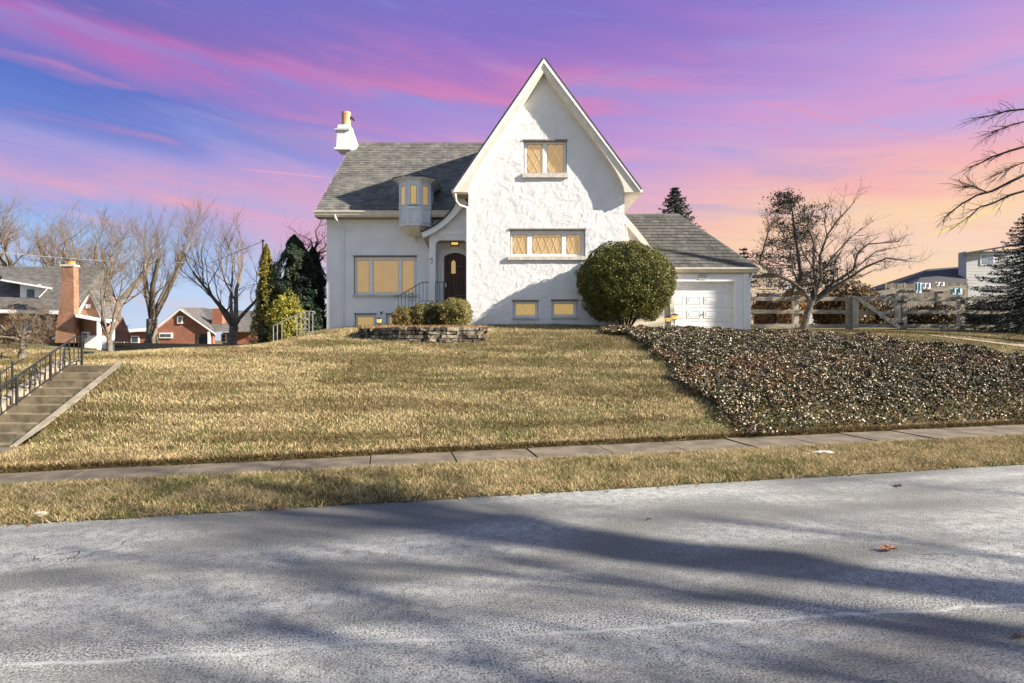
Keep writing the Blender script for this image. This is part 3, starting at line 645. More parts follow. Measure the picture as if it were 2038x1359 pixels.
def strip(name, A, B, y0, y1, m):
    b = MB(); n_ = len(A); vs = []
    for (ax, az), (bx, bz) in zip(A, B): vs += [(ax,y0,az),(bx,y0,bz),(bx,y1,bz),(ax,y1,az)]
    fs = [(0,3,2,1)]
    for i in range(n_-1):
        for k in range(4): fs.append((4*i+k, 4*(i+1)+k, 4*(i+1)+(k+1)%4, 4*i+(k+1)%4)[::-1])
    fs.append(tuple(4*(n_-1)+k for k in range(4))); b.add(vs, fs); return b.build(name, m, house)
strip('swept_rake_board', bo, bi, 24.72, 24.80, trimw)
ou = [(x-0.03, z+0.05) for x, z in bo]; strip('porch_roof', ou, bo, 24.66, LY+0.2, roofdk)
b = MB(); b.add([P(838,466,24.8), P(855,466,24.8), P(855,497,25.95), (PX(843,25.95),25.95,PZ(466,25.95)), P(855,460,25.95)], [(0,1,2),(0,2,3)]); b.build('bracket', taupe, house)
MB().box(pl-0.25, pr_, PY-0.12, LY-0.003, 2.5, pf-0.02).build('porch_floor', stucco, house)
# arched door
DY = LY-0.05
def tudor(xl, xr, zb_, zspring, zap, n_=6):
    cx = (xl+xr)/2 - 0.0; pts = [(xl, zb_), (xr, zb_)]
    for s, xe in ((1, xr), (-1, xl)):
        seq = []
        for k in range(n_+1):
            t = k/n_; q = Vector((xe, zspring))*(1-t)**2 + Vector((xe-s*0.02, zspring+(zap-zspring)*0.75))*2*t*(1-t)*1.0 + Vector((cx, zap))*t*t; seq.append((q.x, q.y))
        if s == 1: pts += seq
        else: pts += seq[::-1][1:]
    return pts
dl, dr = PX(884, DY), PX(928, DY); dz0 = PZ(606, DY); dsp, dap = PZ(513.5, DY), PZ(503, DY)
oa = tudor(dl-0.12, dr+0.10, dz0, dsp, dap+0.14); ia = tudor(dl, dr, dz0, dsp, dap)
def ringprism(O, I, y0, y1, name, m, par):
    n_ = len(O); b = MB(); vs = [(x,y0,z) for x,z in O]+[(x,y0,z) for x,z in I]+[(x,y1,z) for x,z in O]+[(x,y1,z) for x,z in I]; fs = []
    for i in range(1, n_):
        j = (i+1) % n_; fs += [(i,j,n_+j,n_+i),(2*n_+i,2*n_+j,j,i),(n_+i,n_+j,3*n_+j,3*n_+i)]
    b.add(vs, fs); return b.build(name, m, par)
ringprism(oa, ia, DY-0.10, LY-0.002, 'door_surround', stucco, house)
oa2 = tudor(dl-0.27, dr+0.16, dz0, dsp, dap+0.24); ringprism(oa2, oa, DY-0.05, LY-0.002, 'door_surround', trimw, house)
wood = mat('dark_stained_oak', (0.07,0.032,0.024), (0.13,0.066,0.045), rough=0.55, nscale=3, bump=0.4, bscale=20, stretch=(8,8,1))
door = MB().prism(ia, DY+0.005, DY+0.045).build('door', dark, house)
npl = 6
def archz(x):
    cx = (dl+dr)/2; t = abs(x-cx)/((dr-dl)/2); return dsp + (dap-dsp)*(1-t**2.2)
for k in range(npl):
    a = lerp(dl, dr, k/npl)+0.011; c = lerp(dl, dr, (k+1)/npl)-0.011
    pts = [(a,dz0),(c,dz0),(c,archz(c)),((a+c)/2,archz((a+c)/2)),(a,archz(a))]; MB().prism(pts, DY-0.025-0.004*(k%2), DY+0.004).build('plank', wood, door)
wx0_, wx1_ = PX(898,DY), PX(907.5,DY); wz0, wz1, wz2 = PZ(545,DY), PZ(522,DY), PZ(516.5,DY)
MB().prism([(wx0_,wz0),(wx1_,wz0),(wx1_,wz1),((wx0_+wx1_)/2,wz2),(wx0_,wz1)], DY-0.05, DY-0.031).build('door_light', pane_yel, door)
b = MB(); 
for a, c in (((wx0_,wz0),(wx1_,wz0)),((wx1_,wz0),(wx1_,wz1)),((wx1_,wz1),((wx0_+wx1_)/2,wz2)),(((wx0_+wx1_)/2,wz2),(wx0_,wz1)),((wx0_,wz1),(wx0_,wz0))): b.bar((a[0],DY-0.05,a[1]),(c[0],DY-0.05,c[1]),0.02)
b.build('door_light_frame', dark, door)
hing = mat('aged_hinge_metal', (0.22,0.19,0.19), (0.12,0.10,0.10), rough=0.5, metal=0.6)
for py in (530, 588):
    b = MB(); z = PZ(py, DY); b.bar((dr-0.03,DY-0.04,z),(dr-0.42,DY-0.04,z+0.01),0.035); b.bar((dr-0.42,DY-0.04,z),(dr-0.50,DY-0.04,z+0.05),0.02); b.bar((dr-0.42,DY-0.04,z),(dr-0.50,DY-0.04,z-0.05),0.02); b.bar((dr-0.28,DY-0.045,z+0.05),(dr-0.28,DY-0.045,z-0.05),0.02); b.build('strap_hinge', hing, door)
nickel = mat('brushed_nickel', (0.6,0.62,0.66), (0.5,0.52,0.56), rough=0.35, metal=0.8)
b = MB(); hx = PX(887.5, DY); b.box(hx-0.03,hx+0.03,DY-0.06,DY-0.03,PZ(571,DY),PZ(563,DY)); b.ball((hx,DY-0.1,PZ(565,DY)),0.035,8,5); b.build('handle', nickel, door)
glow = mat('lamp_glow', (0.6,0.4,0.1), (0.55,0.38,0.1), rough=0.5, emit=(*lin((236,196,104)),0.9/EXPF)); 
# porch lantern hangs from the ceiling
lan = thing('porch_lantern', 'black box lantern glowing yellow on the porch ceiling over the door', 'lantern', (PX(905.5,25.5),25.5,PZ(487,25.5)))
lx, lz = PX(905.5,25.5), PZ(484,25.5); b = MB(); b.box(lx-0.19,lx+0.19,25.38,25.62,lz+0.03,lz+0.10); b.box(lx-0.19,lx-0.15,25.38,25.42,lz-0.09,lz+0.03); b.box(lx+0.15,lx+0.19,25.38,25.42,lz-0.09,lz+0.03); b.box(lx-0.19,lx+0.19,25.38,25.62,lz-0.115,lz-0.09); b.box(lx-0.05,lx+0.05,25.46,25.54,lz+0.10,ot+0.03); b.build('lantern_frame', iron, lan)
MB().box(lx-0.15,lx+0.15,25.40,25.60,lz-0.09,lz+0.03).build('lantern_glass', glow, lan)
b = MB(); q = P(858.5,519,24.97); b.tube([q+Vector((math.cos(t)*0.05*(1-t/14)-0.0,-0.02,math.sin(t)*0.05+0.05)) for t in [k*0.45 for k in range(9)]], 0.012, 5); b.tube([q+Vector((0.03,-0.02,0.0)),q+Vector((0.05,-0.02,-0.06)),q+Vector((0.0,-0.02,-0.11)),q+Vector((-0.04,-0.02,-0.08))], 0.012, 5)
tag(b.build('wall_hook', iron, None, org=q), 'small black scrolled iron hook on the porch pier', 'hook')
# front steps descending to the left
b0 = MB(); ns = 5; 
for k in range(ns):
    zt_ = pf-0.02 - 0.2*(k+1); xa = pl-0.25-0.29*(k+1); MB().box(xa, xa+0.29-0.002, PY-0.05, PY+0.9, 2.4, zt_).build('step', sillsh, house)
# railings ------------------------------------------------------------
def scroll(b, c, r, s=1, wd=0.009, axis='x'):
    pts = []
    for k in range(12):
        t = k/11*math.pi*1.7; rr = r*(1-k/16); pts.append(Vector((c[0]+s*(r-rr*math.cos(t)), c[1], c[2]+rr*math.sin(t))))
    b.tube(pts, wd, 4)
rail = thing('porch_railing', 'black iron railing with scroll panel on the sloping porch steps', 'railing', (-4.2,24.93,3.2))
RYY = 24.93; R0, R1, R2 = P(791,590,RYY), P(840,561.5,RYY), P(854,561.5,RYY); B0, B1, B2 = P(800,623,RYY), P(840,598.5,RYY), P(854,598.5,RYY)
MB().tube([R0+Vector((-0.1,0,-0.06)),R0+Vector((-0.13,0,0.02)),R0+Vector((-0.05,0,0.05)),R0,R1,R2], 0.018, 5).build('top_rail', iron, rail)
MB().tube([B0,B1,B2], 0.012, 5).build('bottom_rail', iron, rail)
for px in (792.5,799,806.5,813.5,820.5,827.5,834.5,842,849.5):
    t = lambda A,B,C_: (lerp(A.z,B.z,(PX(px,RYY)-A.x)/(B.x-A.x)) if PX(px,RYY) < B.x else B.z)
    X = PX(px,RYY); zt_ = t(R0,R1,R2); zb_ = t(B0,B1,B2)
    if px < 795: zb_ = 2.9
    MB().bar((X,RYY,zb_),(X,RYY,zt_),0.018).build('baluster', iron, rail)
b = MB(); c = P(820.5,591,RYY)
for s in (-1,1):
    for dz_, r in ((0.10,0.055),(-0.02,0.07),(-0.16,0.055)): scroll(b, (c.x, RYY-0.012, c.z+dz_), r, s, 0.009)
b.build('scroll_panel', iron, rail)
rail2 = thing('porch_railing', 'short flat black iron railing across the left of the porch opening', 'railing', (PX(874,RYY),RYY,pf))
a, c = PX(866.5,RYY), PX(883,RYY)
MB().bar((a,RYY,PZ(561.5,RYY)),(c,RYY,PZ(561.5,RYY)),0.03).build('top_rail', iron, rail2); MB().bar((a,RYY,PZ(598.5,RYY)),(c,RYY,PZ(598.5,RYY)),0.022).build('bottom_rail', iron, rail2)
for px in (867,874.5,882.5): MB().bar((PX(px,RYY),RYY,pf-0.02),(PX(px,RYY),RYY,PZ(561.5,RYY)),0.02).build('baluster', iron, rail2)
# buttress on the right of the gable
BYY = 24.25; bz_ = [(1243,428),(1262,449),(1283,475),(1305,505),(1322,533),(1334,562),(1341,600),(1344,660)]
op = [(PX(x,BYY), PZ(y,BYY)) for x, y in bz_]
butw = mat('cream_stucco', (0.80,0.72,0.60), (0.74,0.66,0.55), rough=0.85, nscale=2, bump=0.2, bscale=30)
MB().prism([(x1-0.01, PZ(440,BYY)-0.1)] + [(x-0.14, z-0.12) for x, z in op[1:]] + [(x1-0.01, 2.3)], BYY+0.03, BYY+0.28).build('buttress_wall', butw, house)
A = op; B = [(x-0.17, z-0.16) for x, z in op]
strip('buttress_coping', A, B, BYY-0.04, BYY+0.34, cream)
MB().box(PX(1247,BYY), PX(1250,BYY), BYY-0.0, BYY+0.028, PZ(530,BYY), PZ(455,BYY)).build('timber', cream, house)
# ------------------------------------------------------------------ GARAGE
gar = thing('garage', 'white attached garage with grey shingle hip roof and paneled door', 'garage', (8.2,25,2.65))
GYY = 25.0; gez = PZ(533, 24.88); gX = PX(1508, 24.88); gRY = 29.0; gRZ = PZ(427.5, gRY); gRX = PX(1352, gRY); gx0_ = x1+0.002
dL, dR, dT = PX(1290, GYY), PX(1463, GYY), PZ(560, GYY); wR = PX(1490, GYY)
MB().box(gx0_, wR, GYY, GYY+0.2, dT, gez+0.1).build('header_wall', trimw, gar)
b = MB(); b.box(dR, wR, GYY+0.001, GYY+0.2, 2.3, dT-0.001); b.box(gx0_, dL, GYY+0.001, GYY+0.2, 2.3, dT-0.001); b.build('wall', trimw, gar)
MB().box(wR-0.2, wR-0.001, GYY+0.201, 33, 2.3, gez+0.1).build('side_wall', trimw, gar)
MB().box(dR-0.01, dR+0.07, GYY-0.03, GYY-0.001, 2.3, dT+0.08).build('door_trim', trimw, gar); MB().box(dL, dR-0.01, GYY-0.03, GYY-0.001, dT-0.0, dT+0.08).build('door_trim', trimw, gar)
MB().box(PX(1479,GYY), wR+0.01, GYY-0.05, GYY-0.001, 2.3, gez-0.1).build('corner_board', trimw, gar)
for k in range(9):
    z = 2.75+k*0.22; MB().box(dR+0.08, PX(1478.5,GYY), GYY-0.016, GYY-0.001, z, z+0.20).build('siding_board', trimw, gar)
b = MB(); z0, z1 = PZ(556.5,GYY), PZ(548,GYY); a, c = PX(1389,GYY), PX(1405,GYY); b.box(a,c,GYY-0.05,GYY-0.001,z0,z1); b.box(a-0.03,c+0.03,GYY-0.07,GYY-0.001,z1+0.001,z1+0.03); b.build('light_fixture', sillsh, gar)
DD = GYY+0.19
for r, (ya, yb) in enumerate(((560,583),(583,611.5),(611.5,640),(640,668))):
    sec = MB().box(dL, dR-0.001, DD, DD+0.05, PZ(yb,DD)+0.006, PZ(ya,DD)-0.006).build('door_section', trimw, gar)
    pa, pb = (590,604.5) if r == 1 else (618,633) if r == 2 else (647.5,662) if r == 3 else (566,575.5)
    for k in range(-1, 5):
        xa, xb = 1367.5+33.7*(k-1), 1394.5+33.7*(k-1)
        xb = min(xb, 1460)
        if xa > 1452: continue
        X0, X1, Z0, Z1 = pr(xa, xb, pa, pb, DD); b = MB(); w_ = 0.035
        if X0 < dL: continue
        b.box(X0,X1,DD-0.016,DD-0.001,Z0,Z0+w_); b.box(X0,X1,DD-0.016,DD-0.001,Z1-w_,Z1); b.box(X0,X0+w_,DD-0.016,DD-0.001,Z0+w_,Z1-w_); b.box(X1-w_,X1,DD-0.016,DD-0.001,Z0+w_,Z1-w_)
        b.loft([[(X0+w_+0.02,DD-0.001,Z0+w_+0.02),(X1-w_-0.02,DD-0.001,Z0+w_+0.02),(X1-w_-0.02,DD-0.001,Z1-w_-0.02),(X0+w_+0.02,DD-0.001,Z1-w_-0.02)],[(X0+w_+0.05,DD-0.014,Z0+w_+0.05),(X1-w_-0.05,DD-0.014,Z0+w_+0.05),(X1-w_-0.05,DD-0.014,Z1-w_-0.05),(X0+w_+0.05,DD-0.014,Z1-w_-0.05)]])
        b.build('panel', trimw, sec)
b = MB(); hx, hz = PX(1397.5,DD), PZ(626,DD); b.bar((hx,DD-0.03,hz+0.06),(hx,DD-0.03,hz-0.06),0.02); b.bar((hx-0.09,DD-0.04,hz+0.0),(hx+0.02,DD-0.04,hz+0.02),0.016); b.build('handle', iron, gar)
b = MB()
b.add([(gx0_,24.88,gez),(gX,24.88,gez),(gX,33.4,gez),(gx0_,33.4,gez),(gx0_,gRY,gRZ),(gRX,gRY,gRZ)], [(0,1,5,4),(1,2,5),(2,3,4,5),(3,2,1,0)])
gr = b.build('roof', roofdk, gar)
def xl(t): return (gx0_, lerp(gX, gRX, t)-0.02)
for q, col in shingle_rows(gx0_, gX, 24.85, gez, gRY, gRZ, 17, 0.32, xlim=xl, seed=8, lift=0.035):
    bb_ = MB(); bb_.add(q, SF, tuple(0.62*c_ for c_ in col)); bb_.build('shingle', shing, gr)
for k in range(18):
    t0, t1 = k/18, (k+1.25)/18; a = Vector((gX,24.88,gez)).lerp(Vector((gRX,gRY,gRZ)), t0); c = Vector((gX,24.88,gez)).lerp(Vector((gRX,gRY,gRZ)), min(t1,1)); u_ = Vector((0.10,0.0,-0.06)); w_ = Vector((-0.12,0,0.0)); up = Vector((0,0,0.055))
    bb_ = MB(); bb_.loft([[a+u_,a+up,a+w_+Vector((0,0,0.02)),a+Vector((0,0,0.0))],[c+u_,c+up*0.6,c+w_+Vector((0,0,0.02)),c]], True, (0.8,0.8,0.8)); bb_.build('hip_cap', shing, gr)
MB().prismx([(gRY-0.12,gRZ-0.06),(gRY,gRZ+0.06),(gRY+0.12,gRZ-0.06)], gx0_, gRX, col=(0.8,0.8,0.8)).build('ridge_cap', shing, gr)
b = MB(); b.prismx([(24.72,gez+0.0),(24.72,gez-0.05),(24.78,gez-0.12),(24.84,gez-0.12),(24.84,gez+0.0)], gx0_+1.4, gX+0.03); b.box(gX+0.0,gX+0.09,24.841,33.4,gez-0.11,gez-0.01); b.build('gutter', cream, gar)
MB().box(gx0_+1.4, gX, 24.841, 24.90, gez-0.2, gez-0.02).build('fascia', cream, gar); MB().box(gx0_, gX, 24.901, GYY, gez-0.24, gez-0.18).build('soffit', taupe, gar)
b = MB(); b.tube([P(1500,543,24.85),P(1494,552,24.9),P(1492,562,24.93),(PX(1492,24.93),24.93,2.7)], 0.04, 8); b.build('downspout', trimw, gar)

# ------------------------------------------------------------------ retaining wall of stones
stone_m = mat('weathered_limestone', (0.36,0.32,0.26), (0.045,0.04,0.035), rough=0.95, nscale=4.5, bump=0.9, bscale=14, bdist=0.04, attr=True, lo=0.38, hi=0.62)
rw = thing('stone_retaining_wall', 'low curved dry stone wall holding the shrub bed before the house', 'stone wall', (-3.2,21,2.1))
rpts = [P(735,672,23.2), P(716,668,22.4), P(722,676,21.6), P(750,682,20.9), P(790,684,20.55), P(840,684,20.4), P(890,682,20.5), P(940,678,20.7), P(969,673,20.95)]
rl = [(p.x, p.y) for p in rpts]; seglen = [math.hypot(rl[i+1][0]-rl[i][0], rl[i+1][1]-rl[i][1]) for i in range(len(rl)-1)]; tot = sum(seglen)
def along(s):
    s = max(0, min(tot-1e-4, s))
    for i, l_ in enumerate(seglen):
        if s <= l_: t = s/l_; return (lerp(rl[i][0], rl[i+1][0], t), lerp(rl[i][1], rl[i+1][1], t)), ((rl[i+1][0]-rl[i][0])/l_, (rl[i+1][1]-rl[i][1])/l_)
        s -= l_
    return rl[-1], (1, 0)
rr = random.Random(17); wt = 2.74
for c_ in range(5):
    s = rr.uniform(-0.2, 0); hgt = 0.145
    while s < tot:
        ln = rr.uniform(0.28, 0.72); m_ = s+ln/2
        (cx, cy), (tx, ty) = along(m_); zg = h1(cx, cy); 
        zz0 = wt - (c_+1)*hgt + rr.uniform(-0.012, 0.012); s += ln+0.028
        if zz0 + hgt < zg-0.02 or m_ > tot: continue
        if c_ == 0 and rr.random() < 0.12: continue
        if c_ == 0 and tot*0.13 < m_ < tot*0.30 and False: continue
        nx, ny = ty, -tx; o_ = rr.uniform(-0.05, 0.05) + c_*0.025; dp = 0.3; vs = []
        for zc, tp in ((zz0+0.008, 0), (zz0+hgt-0.02, 1)):
            for a, d_ in ((-0.5, 0), (-0.15,0),(0.2,0),(0.5, 0), (0.5, 1), (-0.5, 1)):
                w_ = ln*a*0.98; oo = o_ + (0 if d_ == 0 else -dp) + (rr.uniform(-0.03, 0.03) if d_ == 0 else 0)
                vs.append((cx+tx*w_+nx*oo, cy+ty*w_+ny*oo, zc+rr.uniform(-0.014, 0.014)))
        k = rr.uniform(0.3, 1.2); b = MB(); b.add(vs, [(0,1,7,6),(1,2,8,7),(2,3,9,8),(3,4,10,9),(4,5,11,10),(5,0,6,11),(6,7,8,9,10,11)], (k*1.03, k, k*0.93)); b.build('stone', stone_m, rw)
# end pillar of stacked stones at the left
for k in range(4):
    q = P(727, 651+k*7.6, 21.9); b = MB(); w_ = 0.17+0.03*(k%2); b.loft([[(q.x-w_,21.55,q.z-0.14),(q.x+w_,21.5,q.z-0.14),(q.x+w_,22.1,q.z-0.14),(q.x-w_,22.1,q.z-0.14)],[(q.x-w_*0.93,21.57,q.z-0.005),(q.x+w_*0.95,21.52,q.z-0.01),(q.x+w_,22.1,q.z),(q.x-w_,22.1,q.z)]], True, (0.5,0.48,0.45)); b.build('stone', stone_m, rw)
mulch = mat('bed_soil_and_straw', (0.24,0.16,0.09), (0.10,0.065,0.04), rough=1, nscale=9, bump=1, bscale=30, bdist=0.05)
inner = [(x+0.0, y+0.18) for x, y in rl]; b = MB(); top_ = inner + [(rl[-1][0]+0.1, 22.6), (x0, 23.98), (-3.5, 24.9), (-5.4, 24.3)]
b.prismz(top_, 1.9, wt-0.05); tag(b.build('planting_bed', mulch), kind='structure')

# ------------------------------------------------------------------ left concrete stairs
stc = mat('stair_concrete', (0.27,0.225,0.15), (0.14,0.115,0.078), rough=0.95, nscale=3.5, bump=0.6, bscale=60, bdist=0.012)
stl = mat('stair_cheek_concrete', (0.36,0.31,0.235), (0.24,0.205,0.155), rough=0.95, nscale=3, bump=0.5, bscale=50)
SX0, SX1 = -11.85, -10.47
st = thing('concrete_stairs', 'worn concrete garden stairs climbing the lawn bank beside a black railing', 'stairs', (-11.1,12,0))
for i in range(0, 12):
    z = 1.56-0.172*i; y = 15.0-0.33*i; wj = 0.0
    b = MB(); b.box(SX0, SX1, y, y+0.36+(1.2 if i == 0 else 0), z-0.55, z)
    b.v = [(x, y_-(0.02 if (z_ > z-0.01 and y_ < y+0.1) else 0), z_) for x, y_, z_ in b.v]
    b.build('step', stc, st)
for side, (a, c) in enumerate(((SX0-0.22, SX0-0.002), (SX1+0.002, SX1+0.2))):
    lift = 0.16 if side == 0 else 0.10
    zt = lambda y: 1.56 - (15.0-y)/0.33*0.172 + lift
    b = MB(); pts = [(15.6,1.56+lift*0.5),(15.1,1.56+lift),(11.2,zt(11.2)),(11.0,-0.3),(15.6,-0.3)]
    b.prismx(pts, a, c); b.build('cheek_wall', stl, st)
MB().box(-13.6, -9.9, 9.3, 11.6, -0.3, 0.045).build('landing', conc, st)
# its railing
sr = thing('stair_railing', 'tall black iron railing with scrollwork on the concrete stairs', 'railing', (SX0-0.1,13,0.8))
RX = SX0+0.19; 
def stz(y): return 1.56 - (15.0-y)/0.33*0.172
posts = [15.42, 14.37, 13.39, 12.3, 11.1]; top_h = 0.66
for y in posts: MB().bar((RX,y,min(stz(y),1.56)-0.16),(RX,y,min(stz(y)+top_h+0.03,2.35)),0.045).build('post', iron, sr)
zT = 2.33
b = MB(); b.tube([(RX,15.60,zT-0.06),(RX,15.61,zT-0.01),(RX,15.5,zT+0.02),(RX,15.2,zT),(RX,10.9,stz(10.9)+top_h)], 0.028, 6); b.build('top_rail', iron, sr)
MB().bar((RX,15.42,1.68),(RX,15.1,1.66),0.022).build('bottom_rail', iron, sr); MB().bar((RX,15.1,1.66),(RX,10.9,stz(10.9)+0.02),0.025).build('bottom_rail', iron, sr)
y = 15.3; k = 0
while y > 10.95:
    if min(abs(y-p) for p in posts) > 0.08:
        zb_ = min(max(stz(y), 0)+0.03, 1.67); zt_ = min(stz(y)+top_h, zT); MB().bar((RX,y,zb_),(RX,y,zt_),0.016).build('baluster', iron, sr)
    y -= 0.155
for y in (14.88, 13.88, 12.85, 11.7):
    b = MB(); zc = stz(y)+0.36
    for s in (-1, 1):
        for dz_, r in ((0.13,0.055),(0.03,0.07),(-0.10,0.07),(-0.20,0.05)):
            pts = []
            for kk in range(12):
                t = kk/11*math.pi*1.7; r2 = r*(1-kk/16); pts.append(Vector((RX-0.015, y+s*(r-r2*math.cos(t)), zc+dz_+r2*math.sin(t)+s*(r-r2*math.cos(t))*0.5)))
            b.tube(pts, 0.012, 4)
    for s in (-1, 1): b.bar((RX+0.01,y+s*0.15,zc-0.32+s*0.08),(RX+0.01,y+s*0.05,zc+0.28+s*0.02),0.014)
    b.build('scroll_panel', iron, sr)
sr2 = thing('stair_railing', 'second black iron handrail behind, along the outer edge of the concrete stairs', 'railing', (SX0-0.9,12,0.8))
MB().tube([(RX-0.55,14.2,stz(14.0)+0.72),(RX-0.55,10.9,stz(10.9)+0.72)], 0.022, 6).build('top_rail', iron, sr2); MB().tube([(RX-0.55,14.0,stz(14)+0.22),(RX-0.55,10.9,stz(10.9)+0.2)], 0.016, 6).build('bottom_rail', iron, sr2)
for k in range(18): y = 13.9-k*0.165; MB().bar((RX-0.55,y,stz(y)+(0.2 if k%6 else -0.3)),(RX-0.55,y,stz(y)+0.72),0.015 if k%6 else 0.035).build('baluster', iron, sr2)
# side railing by the evergreens
srl = thing('side_railing', 'pale iron railing of side steps in front of the evergreens', 'railing', (PX(600,24),24,2.3)); q = 24.0
MB().tube([P(545,648,q),P(592,626,q),P(606,619.5,q),P(624,619.5,q),P(627,622,q),P(624,625,q)], 0.02, 5).build('top_rail', ironw, srl)
MB().tube([P(590,668,q),P(608,660,q),P(623,660,q)], 0.014, 5).build('bottom_rail', ironw, srl)
for px, a, c in ((544,648,682),(552,645,680),(561,641,676),(591,627,667),(599,623,664),(607,620,660),(615,620,660),(622.5,620,663)): MB().bar(P(px,c,q), P(px,a,q), 0.022).build('baluster', ironw, srl)
b = MB()
for s in (-1,1):
    for yy in (634,646,655): c = P(607,yy,q); scroll(b, (c.x,q-0.012,c.z), 0.06, s, 0.010)
b.build('scroll_panel', ironw, srl)
# ------------------------------------------------------------------ path lights
def pathlight(px, py, Y, label, hh=0.42, sc=1.0):
    p = P(px, py, Y); z0 = p.z-hh; t = thing('path_light', label, 'path light', (p.x, Y, z0), 'small garden lights')
    MB().tube([(p.x,Y,z0-0.15),(p.x,Y,p.z-0.06)], 0.014, 6).build('stake', iron, t)
    w0, w1 = 0.055*sc, 0.085*sc
    MB().loft([[(p.x-w,Y-w,z),(p.x+w,Y-w,z),(p.x+w,Y+w,z),(p.x-w,Y+w,z)] for w, z in ((w0,p.z-0.07),(w1,p.z+0.07))]).build('lamp_glass', glow, t)
    b = MB(); b.loft([[(p.x-w,Y-w,z),(p.x+w,Y-w,z),(p.x+w,Y+w,z),(p.x-w,Y+w,z)] for w, z in ((w1+0.03,p.z+0.071),(w1+0.02,p.z+0.10),(0.03,p.z+0.14))]); b.box(p.x-w0-0.01,p.x+w0+0.01,Y-w0-0.01,Y+w0+0.01,p.z-0.10,p.z-0.072)
    b.build('lamp_cap', iron, t)
pathlight(754.5, 638.5, 21.9, 'black lantern path light between the two low left windows, above the stone wall', 0.25)
pathlight(1329.5, 636, 20.8, 'lower path light of the pair beside the garage door, nearer the round bush', 0.45, 1.05)
pathlight(1342, 631.5, 20.6, 'higher path light of the pair in the ivy before the garage door', 0.5, 1.1)
b = MB(); q = P(759,623,25.96); b.box(q.x-0.02,q.x+0.02,25.9,25.99,q.z-0.05,q.z+0.05); b.ball((q.x,25.9,q.z+0.04),0.04,6,4); tag(b.build('garden_tap', iron, None, org=q), 'small black outdoor tap on the wall above the low windows', 'tap')

# ------------------------------------------------------------------ foliage
def leaves(pos, nrm, size, rng, aspect=0.5, jitter=0.9):
    n = len(pos); nr = nrm + rng.normal(0, jitter, (n,3)); nr /= np.linalg.norm(nr,axis=1)[:,None]
    a = rng.normal(0,1,(n,3)); a -= (a*nr).sum(1)[:,None]*nr; a /= np.linalg.norm(a,axis=1)[:,None]; b = np.cross(nr,a)
    s = size*rng.uniform(0.6,1.3,(n,1)); 
    v = np.stack([pos-a*s*0.5, pos+b*s*0.5*aspect, pos+a*s*0.5, pos-b*s*0.5*aspect], 1).reshape(-1,3)
    return v, np.arange(4*n).reshape(n,4)
def leafcols(n, rng, c0, c1, extra=None):
    t = rng.rand(n,1); c = np.array(c0)*(1-t)+np.array(c1)*t
    if extra: 
        m_ = rng.rand(n) < extra[1]; c[m_] = np.array(extra[0])
    return np.repeat(c, 4, axis=0)
leafm = mat('leaf', (1,1,1), rough=0.5, attr=True, spec=0.35, trans=0.25)
leafg = mat('glossy_leaf', (1,1,1), rough=0.55, attr=True, spec=0.12)
barkd = mat('dark_bark', (0.06,0.05,0.042), (0.11,0.09,0.07), rough=0.95, nscale=6, bump=0.6, bscale=25)
barkl = mat('grey_bark', (0.22,0.19,0.15), (0.12,0.10,0.08), rough=0.95, nscale=5, bump=0.7, bscale=25)
twigm = mat('twig', (0.19,0.135,0.085), (0.10,0.075,0.05), rough=0.9, nscale=3)
twigd = mat('dark_twig', (0.03,0.026,0.026), (0.05,0.042,0.038), rough=0.9, nscale=3)
def shrub(name, label, cat, c, r, n, size, c0, c1, seed, group=None, base=None, bump=0.12, extra=None, power=2.0, stems=6, core=0.8, jit=0.9, cut=-1.0, m=None, corecol=None):
    rng = np.random.RandomState(seed); c = np.array(c, float); r = np.array(r, float)
    bz = base if base is not None else c[2]-r[2]
    t = thing(name, label, cat, (c[0], c[1], bz), group)
    d = rng.normal(0,1,(int(n*1.4),3)); d /= np.linalg.norm(d,axis=1)[:,None]; d = d[d[:,2] > cut][:n]; n_ = len(d)
    q = (np.abs(d)**power).sum(1)**(-1/power); d2 = d*q[:,None]
    th = np.arctan2(d[:,1], d[:,0]); bmp = 1+bump*(fbm(th*2.2+10, d[:,2]*3.5+10, seed, 3)-0.5)*2+0.16*(fbm(th*9+30, d[:,2]*9+30, seed+3, 2)-0.62)
    rad = (1-0.30*rng.rand(n_)**2.2)*bmp
    pos = c + d2*rad[:,None]*r
    v, f = leaves(pos, d, size, rng, 0.55, jit); npmesh('foliage', v, f, m or leafm, t, leafcols(n_, rng, c0, c1, extra))
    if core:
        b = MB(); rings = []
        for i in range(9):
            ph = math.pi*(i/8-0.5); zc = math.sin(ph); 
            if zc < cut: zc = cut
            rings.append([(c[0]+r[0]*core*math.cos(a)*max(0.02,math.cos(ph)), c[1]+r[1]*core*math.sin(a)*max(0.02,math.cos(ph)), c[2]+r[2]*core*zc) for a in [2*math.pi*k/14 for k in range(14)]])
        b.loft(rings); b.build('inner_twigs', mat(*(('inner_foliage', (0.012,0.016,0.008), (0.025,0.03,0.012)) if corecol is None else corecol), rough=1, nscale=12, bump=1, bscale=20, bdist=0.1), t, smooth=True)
    if stems:
        b = MB(); rr = random.Random(seed)
        for k in range(stems):
            a = 2*math.pi*k/stems+rr.uniform(-.3,.3); e = (c[0]+r[0]*0.55*math.cos(a), c[1]+r[1]*0.55*math.sin(a), c[2]+r[2]*rr.uniform(-0.3,0.1)); s0 = (c[0]+0.08*math.cos(a), c[1]+0.08*math.sin(a), bz-0.1)
            b.tube([s0, ((s0[0]+e[0])/2+rr.uniform(-.1,.1), (s0[1]+e[1])/2, (s0[2]+e[2])/2), e], [0.035,0.028,0.015], 5)
        b.build('stem', barkd, t)
    return t
bc = P(1245.5, 565, 23.05)
